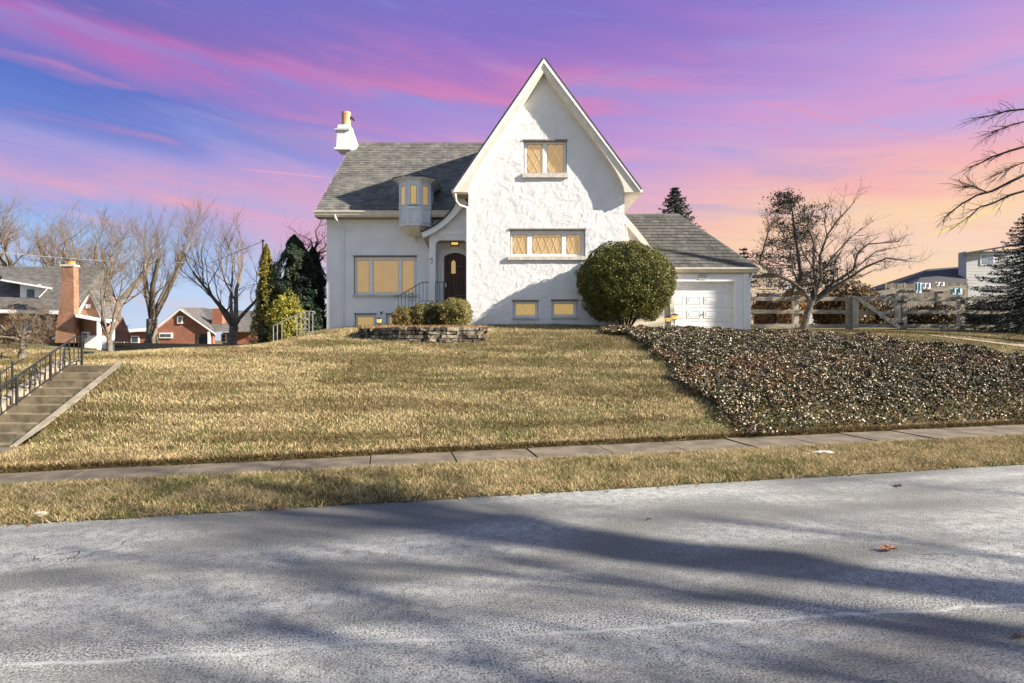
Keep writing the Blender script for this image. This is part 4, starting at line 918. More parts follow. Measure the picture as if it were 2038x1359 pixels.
shrub('round_bush', 'large round clipped green bush before the gable wall and garage', 'bush', (bc.x, 23.05, bc.z+0.0), (1.94,1.25,1.72), 76000, 0.068, (0.03,0.052,0.012), (0.17,0.165,0.03), 3, base=h1(bc.x,23.05), bump=0.11, extra=((0.30,0.25,0.06),0.10), stems=12, core=0.74, jit=0.7, power=2.15, cut=-0.86)
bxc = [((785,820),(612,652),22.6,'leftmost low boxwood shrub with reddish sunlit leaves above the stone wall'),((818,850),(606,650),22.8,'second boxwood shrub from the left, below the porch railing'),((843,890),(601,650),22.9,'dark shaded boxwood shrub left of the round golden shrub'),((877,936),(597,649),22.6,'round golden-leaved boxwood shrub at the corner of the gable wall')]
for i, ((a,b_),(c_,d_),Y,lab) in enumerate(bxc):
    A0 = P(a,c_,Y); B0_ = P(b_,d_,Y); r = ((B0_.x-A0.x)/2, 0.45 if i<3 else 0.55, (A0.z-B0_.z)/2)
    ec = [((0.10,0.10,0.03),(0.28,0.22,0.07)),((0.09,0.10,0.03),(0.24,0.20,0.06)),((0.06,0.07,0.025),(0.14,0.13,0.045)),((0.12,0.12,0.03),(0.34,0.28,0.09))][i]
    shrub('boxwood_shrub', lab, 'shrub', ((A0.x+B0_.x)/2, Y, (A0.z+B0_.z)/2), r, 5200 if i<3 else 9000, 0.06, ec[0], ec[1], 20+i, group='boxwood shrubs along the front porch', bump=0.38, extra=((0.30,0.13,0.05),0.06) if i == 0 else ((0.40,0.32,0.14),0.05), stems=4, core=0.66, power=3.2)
# conical evergreens (arborvitae): stacked displaced cone foliage
def cone(name, label, cat, base, h, rad, n, size, c0, c1, seed, group=None, prof=None, gap=0.0, bump=0.25, m=None, extra=None, lean=0, cor=True, corw=0.66):
    rng = np.random.RandomState(seed); t = thing(name, label, cat, base, group)
    u = rng.rand(n)**0.8; th = rng.rand(n)*2*np.pi
    pr0 = prof or (lambda s: np.sin(np.clip((1-s),0,1)**0.75*np.pi*0.62)/1.0)
    R_ = rad*pr0(u); bm = 1+bump*(fbm(th*1.6+seed, u*7, seed, 3)-0.5)*2+0.45*(fbm(th*5+seed, u*22, seed+7, 2)-0.6); rr_ = R_*bm*(1-0.35*rng.rand(n)**2)
    if gap: 
        k = fbm(th*2.5, u*9, seed+5, 2) > gap; u, th, rr_ = u[k], th[k], rr_[k]; n = len(u)
    pos = np.stack([base[0]+rr_*np.cos(th)+lean*u, base[1]+rr_*np.sin(th), base[2]+u*h], 1); nr = np.stack([np.cos(th), np.sin(th), 0.5+0*u],1)
    v, f = leaves(pos, nr, size, rng, 0.45, 0.7); npmesh('foliage', v, f, m or leafm, t, leafcols(n, rng, c0, c1, extra))
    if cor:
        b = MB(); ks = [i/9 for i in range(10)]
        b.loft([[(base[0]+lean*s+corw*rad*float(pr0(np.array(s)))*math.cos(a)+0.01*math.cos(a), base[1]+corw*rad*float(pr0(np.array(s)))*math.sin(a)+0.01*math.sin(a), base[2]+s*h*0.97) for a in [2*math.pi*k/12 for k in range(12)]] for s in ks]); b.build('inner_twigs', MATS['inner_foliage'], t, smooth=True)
    MB().tube([(base[0],base[1],base[2]-0.2),(base[0],base[1],base[2]+h*0.3)], [0.09,0.05], 6).build('trunk', barkd, t)
    return t
def cone_px(name, label, cat, px, pt, pb, wpx, Y, n, size, c0, c1, seed, **k):
    tp = P(px, pt, Y); bt = P(px, pb, Y); return cone(name, label, cat, (bt.x, Y, bt.z), tp.z-bt.z, wpx/2*Y/F, n, size, c0, c1, seed, **k)
RP = lambda s: np.clip(1-s**2.3,0,1)**0.75*(0.72+0.28*(1-s))
DG0, DG1 = (0.012,0.028,0.016), (0.035,0.055,0.028)
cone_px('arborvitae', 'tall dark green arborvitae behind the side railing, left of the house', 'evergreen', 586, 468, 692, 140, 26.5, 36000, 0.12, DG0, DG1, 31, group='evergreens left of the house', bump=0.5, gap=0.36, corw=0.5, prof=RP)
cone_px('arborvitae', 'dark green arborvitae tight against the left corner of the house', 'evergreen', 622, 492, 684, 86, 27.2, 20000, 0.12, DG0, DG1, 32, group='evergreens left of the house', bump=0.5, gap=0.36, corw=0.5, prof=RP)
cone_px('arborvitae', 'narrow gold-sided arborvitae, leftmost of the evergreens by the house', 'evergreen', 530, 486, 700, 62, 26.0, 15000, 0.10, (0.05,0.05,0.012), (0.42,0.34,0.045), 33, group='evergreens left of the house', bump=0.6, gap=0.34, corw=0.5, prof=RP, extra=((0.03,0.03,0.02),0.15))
p_ = P(571,628,25.2)
shrub('golden_shrub', 'loose yellow-green cypress shrub behind the side railing', 'shrub', (p_.x,25.2,p_.z-0.2), (0.80,0.55,1.05), 9000, 0.085, (0.20,0.20,0.03), (0.48,0.42,0.08), 41, bump=0.6, core=0.55, stems=5)
# ------------------------------------------------------------------ ivy bank
ivy = [P(1530,862,12.4),P(1440,830,13.4),P(1340,760,15.6),P(1300,700,18.3),P(1255,668,20.6),P(1200,660,21.4),P(1195,650,22.8),P(1345,660,21.8),P(1478,660,21.6),P(1600,664,21.2),P(1700,668,20.7),P(1850,688,19.2),P(2038,716,18.2)]
poly = [(p.x,p.y) for p in ivy] + [(24,20.2)] + [uv2xy(u, float(far_v(u))+0.05) for u in (28,24,20,16,12,9.5)]
px_, py_ = np.array([p[0] for p in poly]), np.array([p[1] for p in poly])
def inside(x, y):
    c = np.zeros(len(x), bool); j = len(px_)-1
    for i in range(len(px_)):
        k = ((py_[i] > y) != (py_[j] > y)) & (x < (px_[j]-px_[i])*(y-py_[i])/(py_[j]-py_[i]+1e-12)+px_[i]); c ^= k; j = i
    return c
rng = np.random.RandomState(7); n_ = 820000; x = rng.uniform(2.5, 22, n_); y = rng.uniform(11.5, 24, n_)
wx_ = (fbm(x*1.5, y*1.5, 77)-0.5)*1.1 + rng.normal(0,0.09,n_)
k = inside(x+wx_, y); x, y = x[k], y[k]
u_, v_ = xy2uv(x, y); dd = v_-far_v(u_)
dens = np.clip(0.30+dd/1.6, 0.05, 1)*np.where((u_ > 8.5) & (dd < 0.6+0.9*fbm(u_*0.8,u_*0,5)), 0.42, 1.0)*(0.45+0.9*fbm(x*1.3,y*1.3,61))
k = rng.rand(len(x)) < dens*0.95; x, y, dd = x[k], y[k], dd[k]
print('ivy leaves', len(x))
hh = np.clip(0.10+dd*0.12,0.05,0.20)*(0.25+1.5*fbm(x*2.6,y*2.6,62)); z = H(x,y)+hh*(1-0.6*rng.rand(len(x))**2)
nr = np.tile(np.array([0.15,-0.65,0.7]), (len(x),1)); v, f = leaves(np.stack([x,y,z],1), nr, 0.058, rng, 0.8, 0.85)
cc = leafcols(len(x), rng, (0.016,0.019,0.005), (0.066,0.060,0.018)); 
typ = rng.rand(len(x)); br = fbm(x*0.9, y*0.9, 63)
m1_ = typ < 0.10+0.35*np.clip((br-0.45)*4,0,1); cc[np.repeat(m1_,4)] = (0.17,0.085,0.038)
m2_ = (typ > 0.80); cc[np.repeat(m2_,4)] = np.repeat(np.array((0.76,0.68,0.54))*rng.uniform(0.2,1.2,(int(m2_.sum()),1)),4,axis=0)  # pale share of leaves: sun glints put into leaf colour
iv = npmesh('ivy', v, f, leafg, None, cc); tag(iv, 'dense glossy ivy covering the bank below the garage', 'ivy', kind='stuff')
# dark tangle of stems beneath
n2_ = 26000; i_ = rng.randint(0, len(x), n2_); pos = np.stack([x[i_], y[i_], H(x[i_],y[i_])+0.05+0.12*rng.rand(n2_)],1)
v, f = leaves(pos, np.tile([0,-0.4,0.6],(n2_,1)), 0.26, rng, 0.06, 0.8); tw = npmesh('ivy_stems', v, f, leafm, None, leafcols(n2_, rng, (0.03,0.02,0.014),(0.10,0.065,0.04))); tag(tw, 'brown woody stems tangled under the ivy', 'ivy stems', kind='stuff')
# ------------------------------------------------------------------ grass blades
def blades(x, y, z, rng, h, w, cols, lean=0.6):
    n = len(x); a = rng.rand(n)*2*np.pi; hh = h*rng.uniform(0.5,1.3,n); ln = rng.normal(0,lean,(n,2))*hh[:,None]
    dx_, dy_ = np.cos(a)*w/2, np.sin(a)*w/2
    v = np.empty((n,3,3)); v[:,0] = np.stack([x-dx_,y-dy_,z-0.01],1); v[:,1] = np.stack([x+dx_,y+dy_,z-0.01],1); v[:,2] = np.stack([x+ln[:,0],y+ln[:,1],z+hh],1)
    return v.reshape(-1,3), np.arange(3*n).reshape(n,3), np.repeat(cols,3,axis=0)
STRAW = np.array((0.61,0.49,0.27)); GREEN = np.array((0.125,0.14,0.035)); BRN = np.array((0.17,0.115,0.05))
def gcol(x, y, rng, gb=0.0, band=True):
    n = len(x); u, v = xy2uv(x, y)
    q = fbm(x*0.8, y*0.8, 91)*0.55 + fbm(x*4.5,y*4.5,92)*0.45
    bandv = 0
    if band:
        zc = H(x, y); st_ = fbm(x*0.28+7, zc*8.0+0.3*x*0.2, 95, 3); st2 = fbm(x*0.6, zc*17.0, 96, 2); bandv = np.clip((st_-0.47)*5.5,0,1)*0.8+np.clip((st2-0.52)*4,0,1)*0.4; q = q+0.13*bandv-0.02
    g_ = np.clip((q-0.49+gb)*5, 0, 1)*0.70; pick = rng.rand(n)
    c = np.where((pick < g_)[:,None], GREEN*rng.uniform(0.6,1.6,(n,1)), STRAW*rng.uniform(0.3,1.3,(n,1)))
    c = c*(1-0.38*np.clip(bandv,0,1))[:,None] if band else c
    br = fbm(x*1.1, y*2.2, 97); b_ = rng.rand(n) < 0.10+0.30*np.clip((br-0.52)*5,0,1)+0.45*np.clip(bandv,0,1); c[b_] = (BRN*rng.uniform(0.5,1.6,(n,1)))[b_]
    return c
grassm = mat('grass_blade', (1,1,1), rough=0.7, attr=True, spec=0.2, trans=0.2)
rng = np.random.RandomState(5)
n_ = 620000; y = 9+19*rng.rand(n_)**1.15; x = rng.uniform(-1,1,n_)*(y*0.93+0.5)
u_, v_ = xy2uv(x,y); k = (v_ > far_v(u_)+0.0) & (~inside(x-0.1,y) | ((u_ > 8.3) & (v_-far_v(u_) < 1.6))) & ~((x>SX0-0.25)&(x<SX1+0.22)&(y>11)&(y<15.6)) & ~((x>-13.6)&(x<-9.9)&(y<11.6)) & ~((y>23.98)&(x>x0)&(x<10.4)) & ~((y>24.9)&(x>LX0))
k &= ~((x>-6.0)&(x<-1.0)&(y>20.9)&(y<24.6)); x, y = x[k], y[k]
print('lawn blades', len(x))
v, f, c = blades(x, y, H(x,y), rng, 0.065, 0.019, gcol(x,y,rng)); gl = npmesh('lawn_grass', v, f, grassm, None, c); tag(gl, 'short dormant straw-coloured lawn grass with green patches', 'grass', kind='stuff')
n_ = 190000; u_ = rng.uniform(-11, 16, n_); t_ = rng.rand(n_); v_ = ROADV-0.03+(near_v(u_)+0.05-ROADV)*t_ ; x, y = uv2xy(u_, v_)
k = (np.abs(x) < y*0.93+0.3) & (rng.rand(n_) < 0.35+0.65*np.clip(t_/0.06,0,1)); x, y, t_ = x[k], y[k], t_[k]
v, f, c = blades(x, y, 0.012+0.06*np.sin(np.pi*t_*0.55), rng, 0.065, 0.011, gcol(x,y,rng,0.06,False), 0.9); gv = npmesh('verge_grass', v, f, grassm, None, c); tag(gv, 'straw and green grass of the strip between road and sidewalk', 'grass', kind='stuff')
# brown thatch lip where the lawn meets the sidewalk
n_ = 30000; u_ = rng.uniform(-12, 20, n_); x, y = uv2xy(u_, far_v(u_)+rng.uniform(-0.03,0.06,n_)); z = 0.02+0.13*rng.rand(n_)
v, f, c = blades(x, y, z, rng, 0.05, 0.014, np.tile(BRN*0.8,(n_,1))*rng.uniform(0.4,1.5,(n_,1)), 1.0); tag(npmesh('lawn_edge_thatch', v, f, grassm, None, c), 'brown thatch along the sidewalk edge of the lawn', 'thatch', kind='stuff')
# straw on the planting bed
n_ = 9000; x = rng.uniform(-5.6,-1.0,n_); y = rng.uniform(20.9,23.4,n_); k = (y > 21.2) ; x, y = x[k], y[k]
v, f, c = blades(x, y, np.full(len(x), wt-0.05), rng, 0.14, 0.016, np.tile((0.46,0.30,0.17),(len(x),1))*rng.uniform(0.4,1.3,(len(x),1)), 0.9); tag(npmesh('bed_straw', v, f, grassm, None, c), 'pinkish dry straw lying in the shrub bed', 'straw', kind='stuff')

rng = np.random.RandomState(88); n_ = 2600; u_ = rng.uniform(-13,17,n_); w_ = rng.rand(n_); far_ = far_v(u_)
v_ = np.where(w_ < 0.35, far_+np.abs(rng.normal(0,0.25,n_)), np.where(w_ < 0.6, ROADV+(near_v(u_)-ROADV)*rng.rand(n_), np.where(w_ < 0.72, ROADV+rng.normal(0,0.06,n_), far_+rng.rand(n_)*8)))
x, y = uv2xy(u_, v_); k = (y < 21) & (np.abs(x) < y) & ~((x < -10.2) & (x > -12.2)); x, y, v_, u_ = x[k], y[k], v_[k], u_[k]
z = np.where(v_ > far_v(u_), H(x,y)+0.05, np.where(v_ > near_v(u_), 0.07, np.where(v_ > ROADV+0.02, 0.075, 0.012)))
v, f = leaves(np.stack([x,y,z],1), np.tile([0,-0.3,1.0],(len(x),1)), 0.05, rng, 0.7, 0.45); tag(npmesh('leaf_litter', v, f, leafm, None, leafcols(len(x), rng, (0.16,0.08,0.035),(0.42,0.25,0.12))), 'small scraps of brown leaf litter over the grass', 'leaf litter', kind='stuff')
# ------------------------------------------------------------------ TREES
def tree(name, label, cat, base, h, r0, seed, group=None, th=0.2, limbs=5, spread=0.7, levels=4, bm=barkl, tm=twigm, child=5, up=0.35, stub=False, wig=0.25, twn=5, twl=0.8, ls=0.62):
    rr = random.Random(seed); t = thing(name, label, cat, base, group); big = MB(); tw = MB(); B = Vector(base)
    def rv(s): return Vector((rr.gauss(0,s), rr.gauss(0,s), rr.gauss(0,s)))
    def grow(p, d, r, L_, lev):
        k = 5 if lev <= 1 else 4 if lev == 2 else 3; pts = [p]; rad = [r]; dd = d.normalized(); er = r*(0.35 if lev else 0.7)
        if stub and lev == 1: er = r*0.6
        for i in range(k):
            dd = (dd + rv(wig*(0.5 if lev == 0 else 1)) + Vector((0,0,up*0.25))).normalized(); pts.append(pts[-1]+dd*L_/k); rad.append(lerp(r, er, (i+1)/k))
        (big if lev <= 1 else tw).tube(pts, rad, 8 if lev == 0 else 6 if lev == 1 else 4 if lev == 2 else 3)
        return pts, rad, dd
    def rec(p, d, r, L_, lev):
        pts, rad, dd = grow(p, d, r, L_, lev)
        if lev >= levels: return
        nc = child if lev < levels-1 else child+twn
        for c in range(nc):
            f_ = rr.uniform(0.25, 1.0) if c < nc-1 else 1.0; i = min(len(pts)-2, int(f_*(len(pts)-1))); q = pts[i].lerp(pts[i+1], rr.random()) if f_ < 1 else pts[-1]
            ax = rv(1.0); side = (ax - dd*ax.dot(dd)).normalized(); ang = rr.uniform(0.35, 1.0)*spread*1.3
            nd = (dd*math.cos(ang)+side*math.sin(ang)+Vector((0,0,up*rr.uniform(0.2,1)))).normalized()
            rr_ = max(0.006, rad[i]*rr.uniform(0.35,0.6)); 
            if stub and lev == 1: rr_ = max(0.006, rad[i]*rr.uniform(0.18,0.32))
            rec(q, nd, rr_, L_*rr.uniform(ls-0.17, ls+0.13), lev+1)
    tl = h*th; top = B+Vector((rr.uniform(-.05,.05)*h*0.3, 0, tl))
    big.tube([B-Vector((0,0,0.3)), B+Vector((0,0,0.0)), B+Vector((0,0,tl*0.15)), B.lerp(top,0.6), top], [r0*1.6,r0*1.45,r0*1.1,r0,r0*1.02], 10)
    for k in range(limbs):
        a = 2*math.pi*k/limbs+rr.uniform(-0.5,0.5); s_ = rr.uniform(0.45,1.0)*spread
        d = Vector((math.cos(a)*math.sin(s_), math.sin(a)*math.sin(s_), math.cos(s_)))
        rec(top-Vector((0,0,rr.uniform(0,tl*0.12))), d, r0*rr.uniform(0.5,0.72), (h-tl)*rr.uniform(0.5,0.72), 1)
    big.build('trunk', bm, t, smooth=True); tw.build('crown', tm, t); return t
LG = 'bare winter trees on the left'
def T(px, pb, pt, Y, r, label, seed, **k):
    p = P(px, pb, Y); hgt = (pb-pt)*Y/F; tree('bare_tree', label, 'tree', tuple(p), hgt, r, seed, **k)
T(302, 682, 405, 40, 0.34, 'thick-trunked pollarded bare tree left of the low brick house', 101, group=LG, th=0.17, limbs=4, spread=0.55, stub=True, child=6, levels=4, ls=0.5, wig=0.12)
T(220, 704, 455, 26, 0.11, 'forked small bare tree at the top of the lawn behind the stairs', 102, group=LG, th=0.12, limbs=4, spread=0.85, child=5, wig=0.15, twn=2)
T(462, 690, 432, 36, 0.26, 'bare tree just left of the gold-sided evergreen', 103, group=LG, th=0.16, limbs=5, spread=0.6, child=5, wig=0.2)
T(168, 670, 418, 44, 0.36, 'bare tree rising behind the brick chimney', 104, group=LG, th=0.22, limbs=6, spread=0.7, stub=True, child=6, ls=0.52)
T(228, 668, 412, 48, 0.32, 'bare tree between the brick chimney and the thick pollarded tree', 105, group=LG, th=0.25, limbs=5, spread=0.6, stub=True, child=6, ls=0.52)
T(14, 640, 395, 44, 0.36, 'bare tree at the left picture edge behind the roof', 106, group=LG, th=0.35, limbs=4, spread=0.6, child=6)
T(105, 668, 430, 50, 0.3, 'bare tree behind the roof left of the brick chimney', 116, group=LG, th=0.3, limbs=5, spread=0.75, child=6, ls=0.55)
T(45, 700, 590, 21, 0.09, 'small twiggy tree in front of the brick neighbour house', 107, group=LG, th=0.22, limbs=6, spread=1.15, child=6, wig=0.3, up=0.0)
T(592, 690, 415, 33, 0.24, 'crooked dark bare tree rising behind the arborvitae', 108, th=0.55, limbs=4, spread=0.9, child=4, wig=0.45, bm=barkd, tm=twigd, up=0.15)
T(640, 690, 385, 36, 0.2, 'dark twisting bare tree half hidden behind the house corner', 109, th=0.5, limbs=3, spread=0.6, child=3, wig=0.5, bm=barkd, tm=twigd, up=0.3, levels=3)
# right hand front-yard tree
def yard_tree():
    rr = random.Random(310); YB = 27.0; base = P(1600,656,YB); t = thing('bare_tree', 'many-stemmed leafless tree standing at the rail fence', 'tree', tuple(base)); big = MB(); tw = MB()
    bk = mat('mid_bark', (0.15,0.125,0.10), (0.065,0.055,0.045), rough=0.95, nscale=6, bump=0.5, bscale=25)
    big.tube([P(1598,664,YB),P(1601,645,YB),P(1607,620,YB),P(1616,598,YB)], [0.24,0.17,0.15,0.15], 9)
    limbs = [([(1614,602),(1598,578),(1570,556),(1538,543),(1512,524),(1518,498),(1528,470),(1534,448)],0.095,-0.4),([(1616,600),(1622,565),(1617,525),(1622,484),(1610,450),(1622,418)],0.09,0.5),
        ([(1618,598),(1634,552),(1633,508),(1645,466),(1668,436),(1700,402)],0.085,-0.8),([(1619,600),(1655,566),(1697,536),(1706,505),(1728,484),(1790,481)],0.10,0.3),
        ([(1620,603),(1668,566),(1722,532),(1765,515),(1806,518)],0.09,-0.6),([(1700,536),(1745,500),(1788,492)],0.05,0.4),([(1596,578),(1580,540),(1572,500),(1560,462),(1545,440)],0.055,0.9),
        ([(1634,545),(1655,512),(1690,478),(1715,455)],0.05,-1.0),([(1622,540),(1600,505),(1588,470),(1590,430)],0.05,1.2),([(1645,470),(1640,440),(1652,408)],0.035,0.2),([(1538,543),(1520,545),(1500,532)],0.035,0.1),([(1655,566),(1690,560),(1740,538),(1770,532)],0.045,1.0),([(1660,560),(1662,520),(1680,490),(1690,450)],0.05,0.8)]
    def sub(p, d, L_, r, lev):
        d = d.normalized(); pts = [p]; 
        for k in range(3): d = (d+Vector((rr.gauss(0,.22),rr.gauss(0,.22),rr.gauss(0.06,.2)))).normalized(); pts.append(pts[-1]+d*L_/3)
        (big if lev == 0 else tw).tube(pts, [r,r*0.75,r*0.5,max(0.004,r*0.25)], 4 if lev == 0 else 3)
        if lev < 2:
            for _ in range(5 if lev == 0 else 4):
                k = rr.randrange(3); q = pts[k].lerp(pts[k+1], rr.random()); sub(q, d+Vector((rr.gauss(0,.75),rr.gauss(0,.75),rr.gauss(0.1,.55))), L_*rr.uniform(0.4,0.7), r*0.5, lev+1)
    for path, r, dy_ in limbs:
        n_ = len(path); pts = [P(x+rr.uniform(-2,2), y+rr.uniform(-2,2), YB+dy_*k/(n_-1)*1.6) for k, (x, y) in enumerate(path)]; rad = [r*(1-0.8*k/(n_-1)) for k in range(n_)]; big.tube(pts, rad, 6)
        for k in range(1, n_):
            for _ in range(3 if k < 2 else 4):
                q = pts[k-1].lerp(pts[k], rr.random()); dd = (pts[k]-pts[k-1]).normalized(); sub(q, dd+Vector((rr.gauss(0,.6),rr.gauss(0,.7),rr.gauss(0.15,.5))), rr.uniform(0.45,1.0), max(0.012,rad[k]*0.5), 0 if r > 0.045 else 1)
    big.build('trunk', bk, t, smooth=True); tw.build('crown', twigd, t)
yard_tree()
# conifers made of boughs
def spruce(name, label, base, h, R_, seed, c0, c1, m=None, whorls=22, per=9, dens=60, size=0.14, droop=0.25, start=0.06, group=None, sparse=0.0):
    rng = np.random.RandomState(seed); t = thing(name, label, 'conifer', base, group); bm_ = MB(); P_ = []; Nn = []
    for w in range(whorls):
        s = start+(1-start)*(w/whorls)**0.95; z = base[2]+s*h; L_ = R_*(1-s)**0.85+0.12
        for k in range(per):
            if rng.rand() < sparse: continue
            a = 2*np.pi*(k+rng.rand())/per; ll = L_*rng.uniform(0.7,1.12); d = np.array([np.cos(a), np.sin(a)])
            tt = np.linspace(0,1,5); pts = [(base[0]+d[0]*ll*q, base[1]+d[1]*ll*q, z - droop*ll*q*(1.6-q*1.2)) for q in tt]
            bm_.tube(pts, [0.022*(1-q*0.8) for q in tt], 3)
            nn = max(6, int(dens*ll/R_+6)); q = rng.rand(nn)**0.7; sp = 0.20*ll*(1.05-q*0.8)
            px = base[0]+d[0]*ll*q; py = base[1]+d[1]*ll*q; pz = z-droop*ll*q*(1.6-q*1.2); o = rng.uniform(-1,1,nn)*sp
            P_.append(np.stack([px-d[1]*o, py+d[0]*o, pz-np.abs(o)*0.25+rng.normal(0,0.03,nn)],1))
    P_ = np.concatenate(P_); nr = np.tile([0,0,1.0],(len(P_),1)); v, f = leaves(P_, nr, size, rng, 0.35, 0.6); npmesh('needles', v, f, m or leafm, t, leafcols(len(P_), rng, c0, c1)); bm_.build('boughs', barkd, t)
    MB().tube([(base[0],base[1],base[2]-0.3),(base[0],base[1],base[2]+h*0.98)], [0.02*h+0.05,0.01], 7).build('trunk', barkd, t); return t
p = P(1343,600,35); spruce('spruce_tree', 'dark pointed spruce rising behind the garage roof', tuple(p), PZ(369,35)-p.z, 3.6, 51, (0.02,0.035,0.03), (0.07,0.09,0.075), whorls=34, per=11, dens=55, size=0.22)
p = P(2062,660,25.5); spruce('spruce_tree', 'blue-green spruce with drooping boughs at the right picture edge', tuple(p), PZ(400,25.5)-p.z, 3.4, 52, (0.018,0.035,0.030), (0.065,0.095,0.085), whorls=34, per=12, dens=230, size=0.11, droop=0.35)
def clump_pine(name, label, base, h, R_, seed, nb=46, dens=46, size=0.17):
    rng = np.random.RandomState(seed); rr = random.Random(seed); t = thing(name, label, 'conifer', base); bm_ = MB(); P_ = []; B_ = Vector(base); top_ = B_+Vector((-0.5,0,h))
    bm_.tube([B_-Vector((0,0,.3)), B_+Vector((0.1,0,h*0.4)), B_+Vector((-0.25,0,h*0.75)), top_], [0.14,0.11,0.06,0.015], 7)
    for k in range(nb):
        s_ = 0.26+0.74*(k/nb)**1.25+rr.uniform(-.03,.03); q = B_.lerp(top_, min(s_,0.99)); a = rr.uniform(0,6.28); L_ = R_*(1.05-s_)**0.6*rr.uniform(0.35,1.0); d = Vector((math.cos(a), math.sin(a), rr.uniform(0.0,0.5)))
        e = q+d*L_; m_ = q+d*L_*0.5-Vector((0,0,0.08*L_)); bm_.tube([q,m_,e],[0.03,0.02,0.008],4)
        for c_ in (m_.lerp(e,0.3), m_.lerp(e,0.7), e):
            if rr.random() < 0.22: continue
            rad = rr.uniform(0.16,0.36); cc_ = c_+Vector((rr.gauss(0,.18),rr.gauss(0,.18),rr.gauss(0,.14))); P_.append(np.array(cc_)+rng.normal(0,1,(dens,3))*np.array([rad,rad,rad*0.45])); bm_.tube([c_,cc_],[0.012,0.006],3)
    P_ = np.concatenate(P_); v, f = leaves(P_, np.tile([0,0,1.0],(len(P_),1)), size, rng, 0.3, 1.0); npmesh('needles', v, f, leafm, t, leafcols(len(P_), rng, (0.012,0.016,0.014), (0.04,0.042,0.032))); bm_.build('trunk', barkd, t); return t
p = P(1590,652,31); clump_pine('pine_tree', 'open dark pine behind the leafless tree at the fence', tuple(p), PZ(384,31)-p.z, 3.4, 53, 60, 60)
p = P(1481,600,33); spruce('pine_tree', 'small dark pine top just right of the garage roof', tuple(p), PZ(488,33)-p.z, 1.2, 54, (0.015,0.022,0.02), (0.04,0.05,0.04), whorls=10, per=7, dens=40, size=0.16, start=0.3)
# big tree outside the right edge whose limbs hang into view (and which shades the road)
rr = random.Random(71)
bt = thing('overhanging_tree', 'bare tree limbs hanging in from the upper right edge', 'tree', (23.5,21,2.0)); big = MB(); tw = MB(); TB = Vector((23.5,21,1.6))
big.tube([TB, TB+Vector((0,0,3)), TB+Vector((-0.3,0.1,7)), TB+Vector((-0.1,0,11)), TB+Vector((0.3,0,14))], [0.5,0.38,0.32,0.2,0.08], 10)
def twigs(pts, n, L_, r):
    for _ in range(n):
        i = rr.randrange(len(pts)-1); q = pts[i].lerp(pts[i+1], rr.random()); base_d = (pts[i+1]-pts[i]).normalized()
        d = (base_d + Vector((rr.gauss(0,.35), rr.gauss(0,.35), rr.gauss(-0.1,.4)))).normalized(); q2 = q+d*L_*rr.uniform(0.3,1); q3 = q2+(d+Vector((rr.gauss(0,.3),rr.gauss(0,.3),-0.15))).normalized()*L_*0.5
        tw.tube([q,q2,q3],[r,r*0.7,0.004],3)
        for _k in range(2):
            s = q.lerp(q2, rr.random()); e = s+(d+Vector((rr.gauss(0,.6),rr.gauss(0,.6),rr.gauss(0,.6)))).normalized()*L_*0.4; tw.tube([s,e],[r*0.6,0.004],3)
for path, r in (([(2045,345),(2010,362),(1975,380),(1945,388),(1915,405),(1888,425),(1876,440)],0.05),([(2045,378),(2010,388),(1975,405),(1950,412),(1930,430),(1908,446)],0.04),([(2045,290),(2010,300),(1975,312),(1950,325),(1928,334)],0.045),([(2045,216),(2010,220),(1990,224),(1965,232),(1945,234)],0.035),([(2045,240),(2015,248),(1990,258),(1972,264)],0.025),([(1968,384),(1940,372),(1918,370)],0.018),([(2045,320),(2015,332),(1995,342)],0.02)):
    pts = [P(x, y, 20+i*0.15) for i, (x, y) in enumerate(path)]; 
    if path[0][0] > 2040: 
        s = Vector((23.4, 21, pts[0].z-1.2)); pts = [s, s.lerp(pts[0],0.55)+Vector((0,0,0.5))] + pts
    rad = [r*1.25*(1-i/len(pts))+0.007 for i in range(len(pts))]; big.tube(pts, rad, 6); twigs(pts[2:] if len(pts)>4 else pts, 20, 0.6, 0.009)
big.build('trunk', barkd, bt, smooth=True); tw.build('twigs', twigd, bt)
def rec2(tb, h, seed, label, loc, r0=0.3, limbs=6, lv=3, sp=0.75, ch=5):
    tree('street_tree', label, 'tree', loc, h, r0, seed, group='bare trees beyond the right edge of the view', th=0.28, limbs=limbs, spread=sp, levels=lv, child=ch, bm=barkd, tm=twigd, wig=0.22)
for i, (x, y, h) in enumerate(((18.5,-1.5,12),(26,-2.5,14),(22,-6.5,12.5),(36,-3,15))):
    rec2(None, h, 201+i, ['tall bare street tree right of the camera, outside the picture','second bare street tree down the road to the right','smaller bare street tree nearest the camera on the right','farthest bare street tree on the right side of the road'][i], (x, y, 0.0), 0.38, lv=3, ch=5)

tree('street_tree', 'tallest straight-trunked street tree across the road, outside the right edge', 'tree', (22,-0.4,0.0), 17, 0.30, 231, group='bare trees beyond the right edge of the view', th=0.66, limbs=6, spread=0.7, levels=3, child=5, bm=barkd, tm=twigd, wig=0.2)
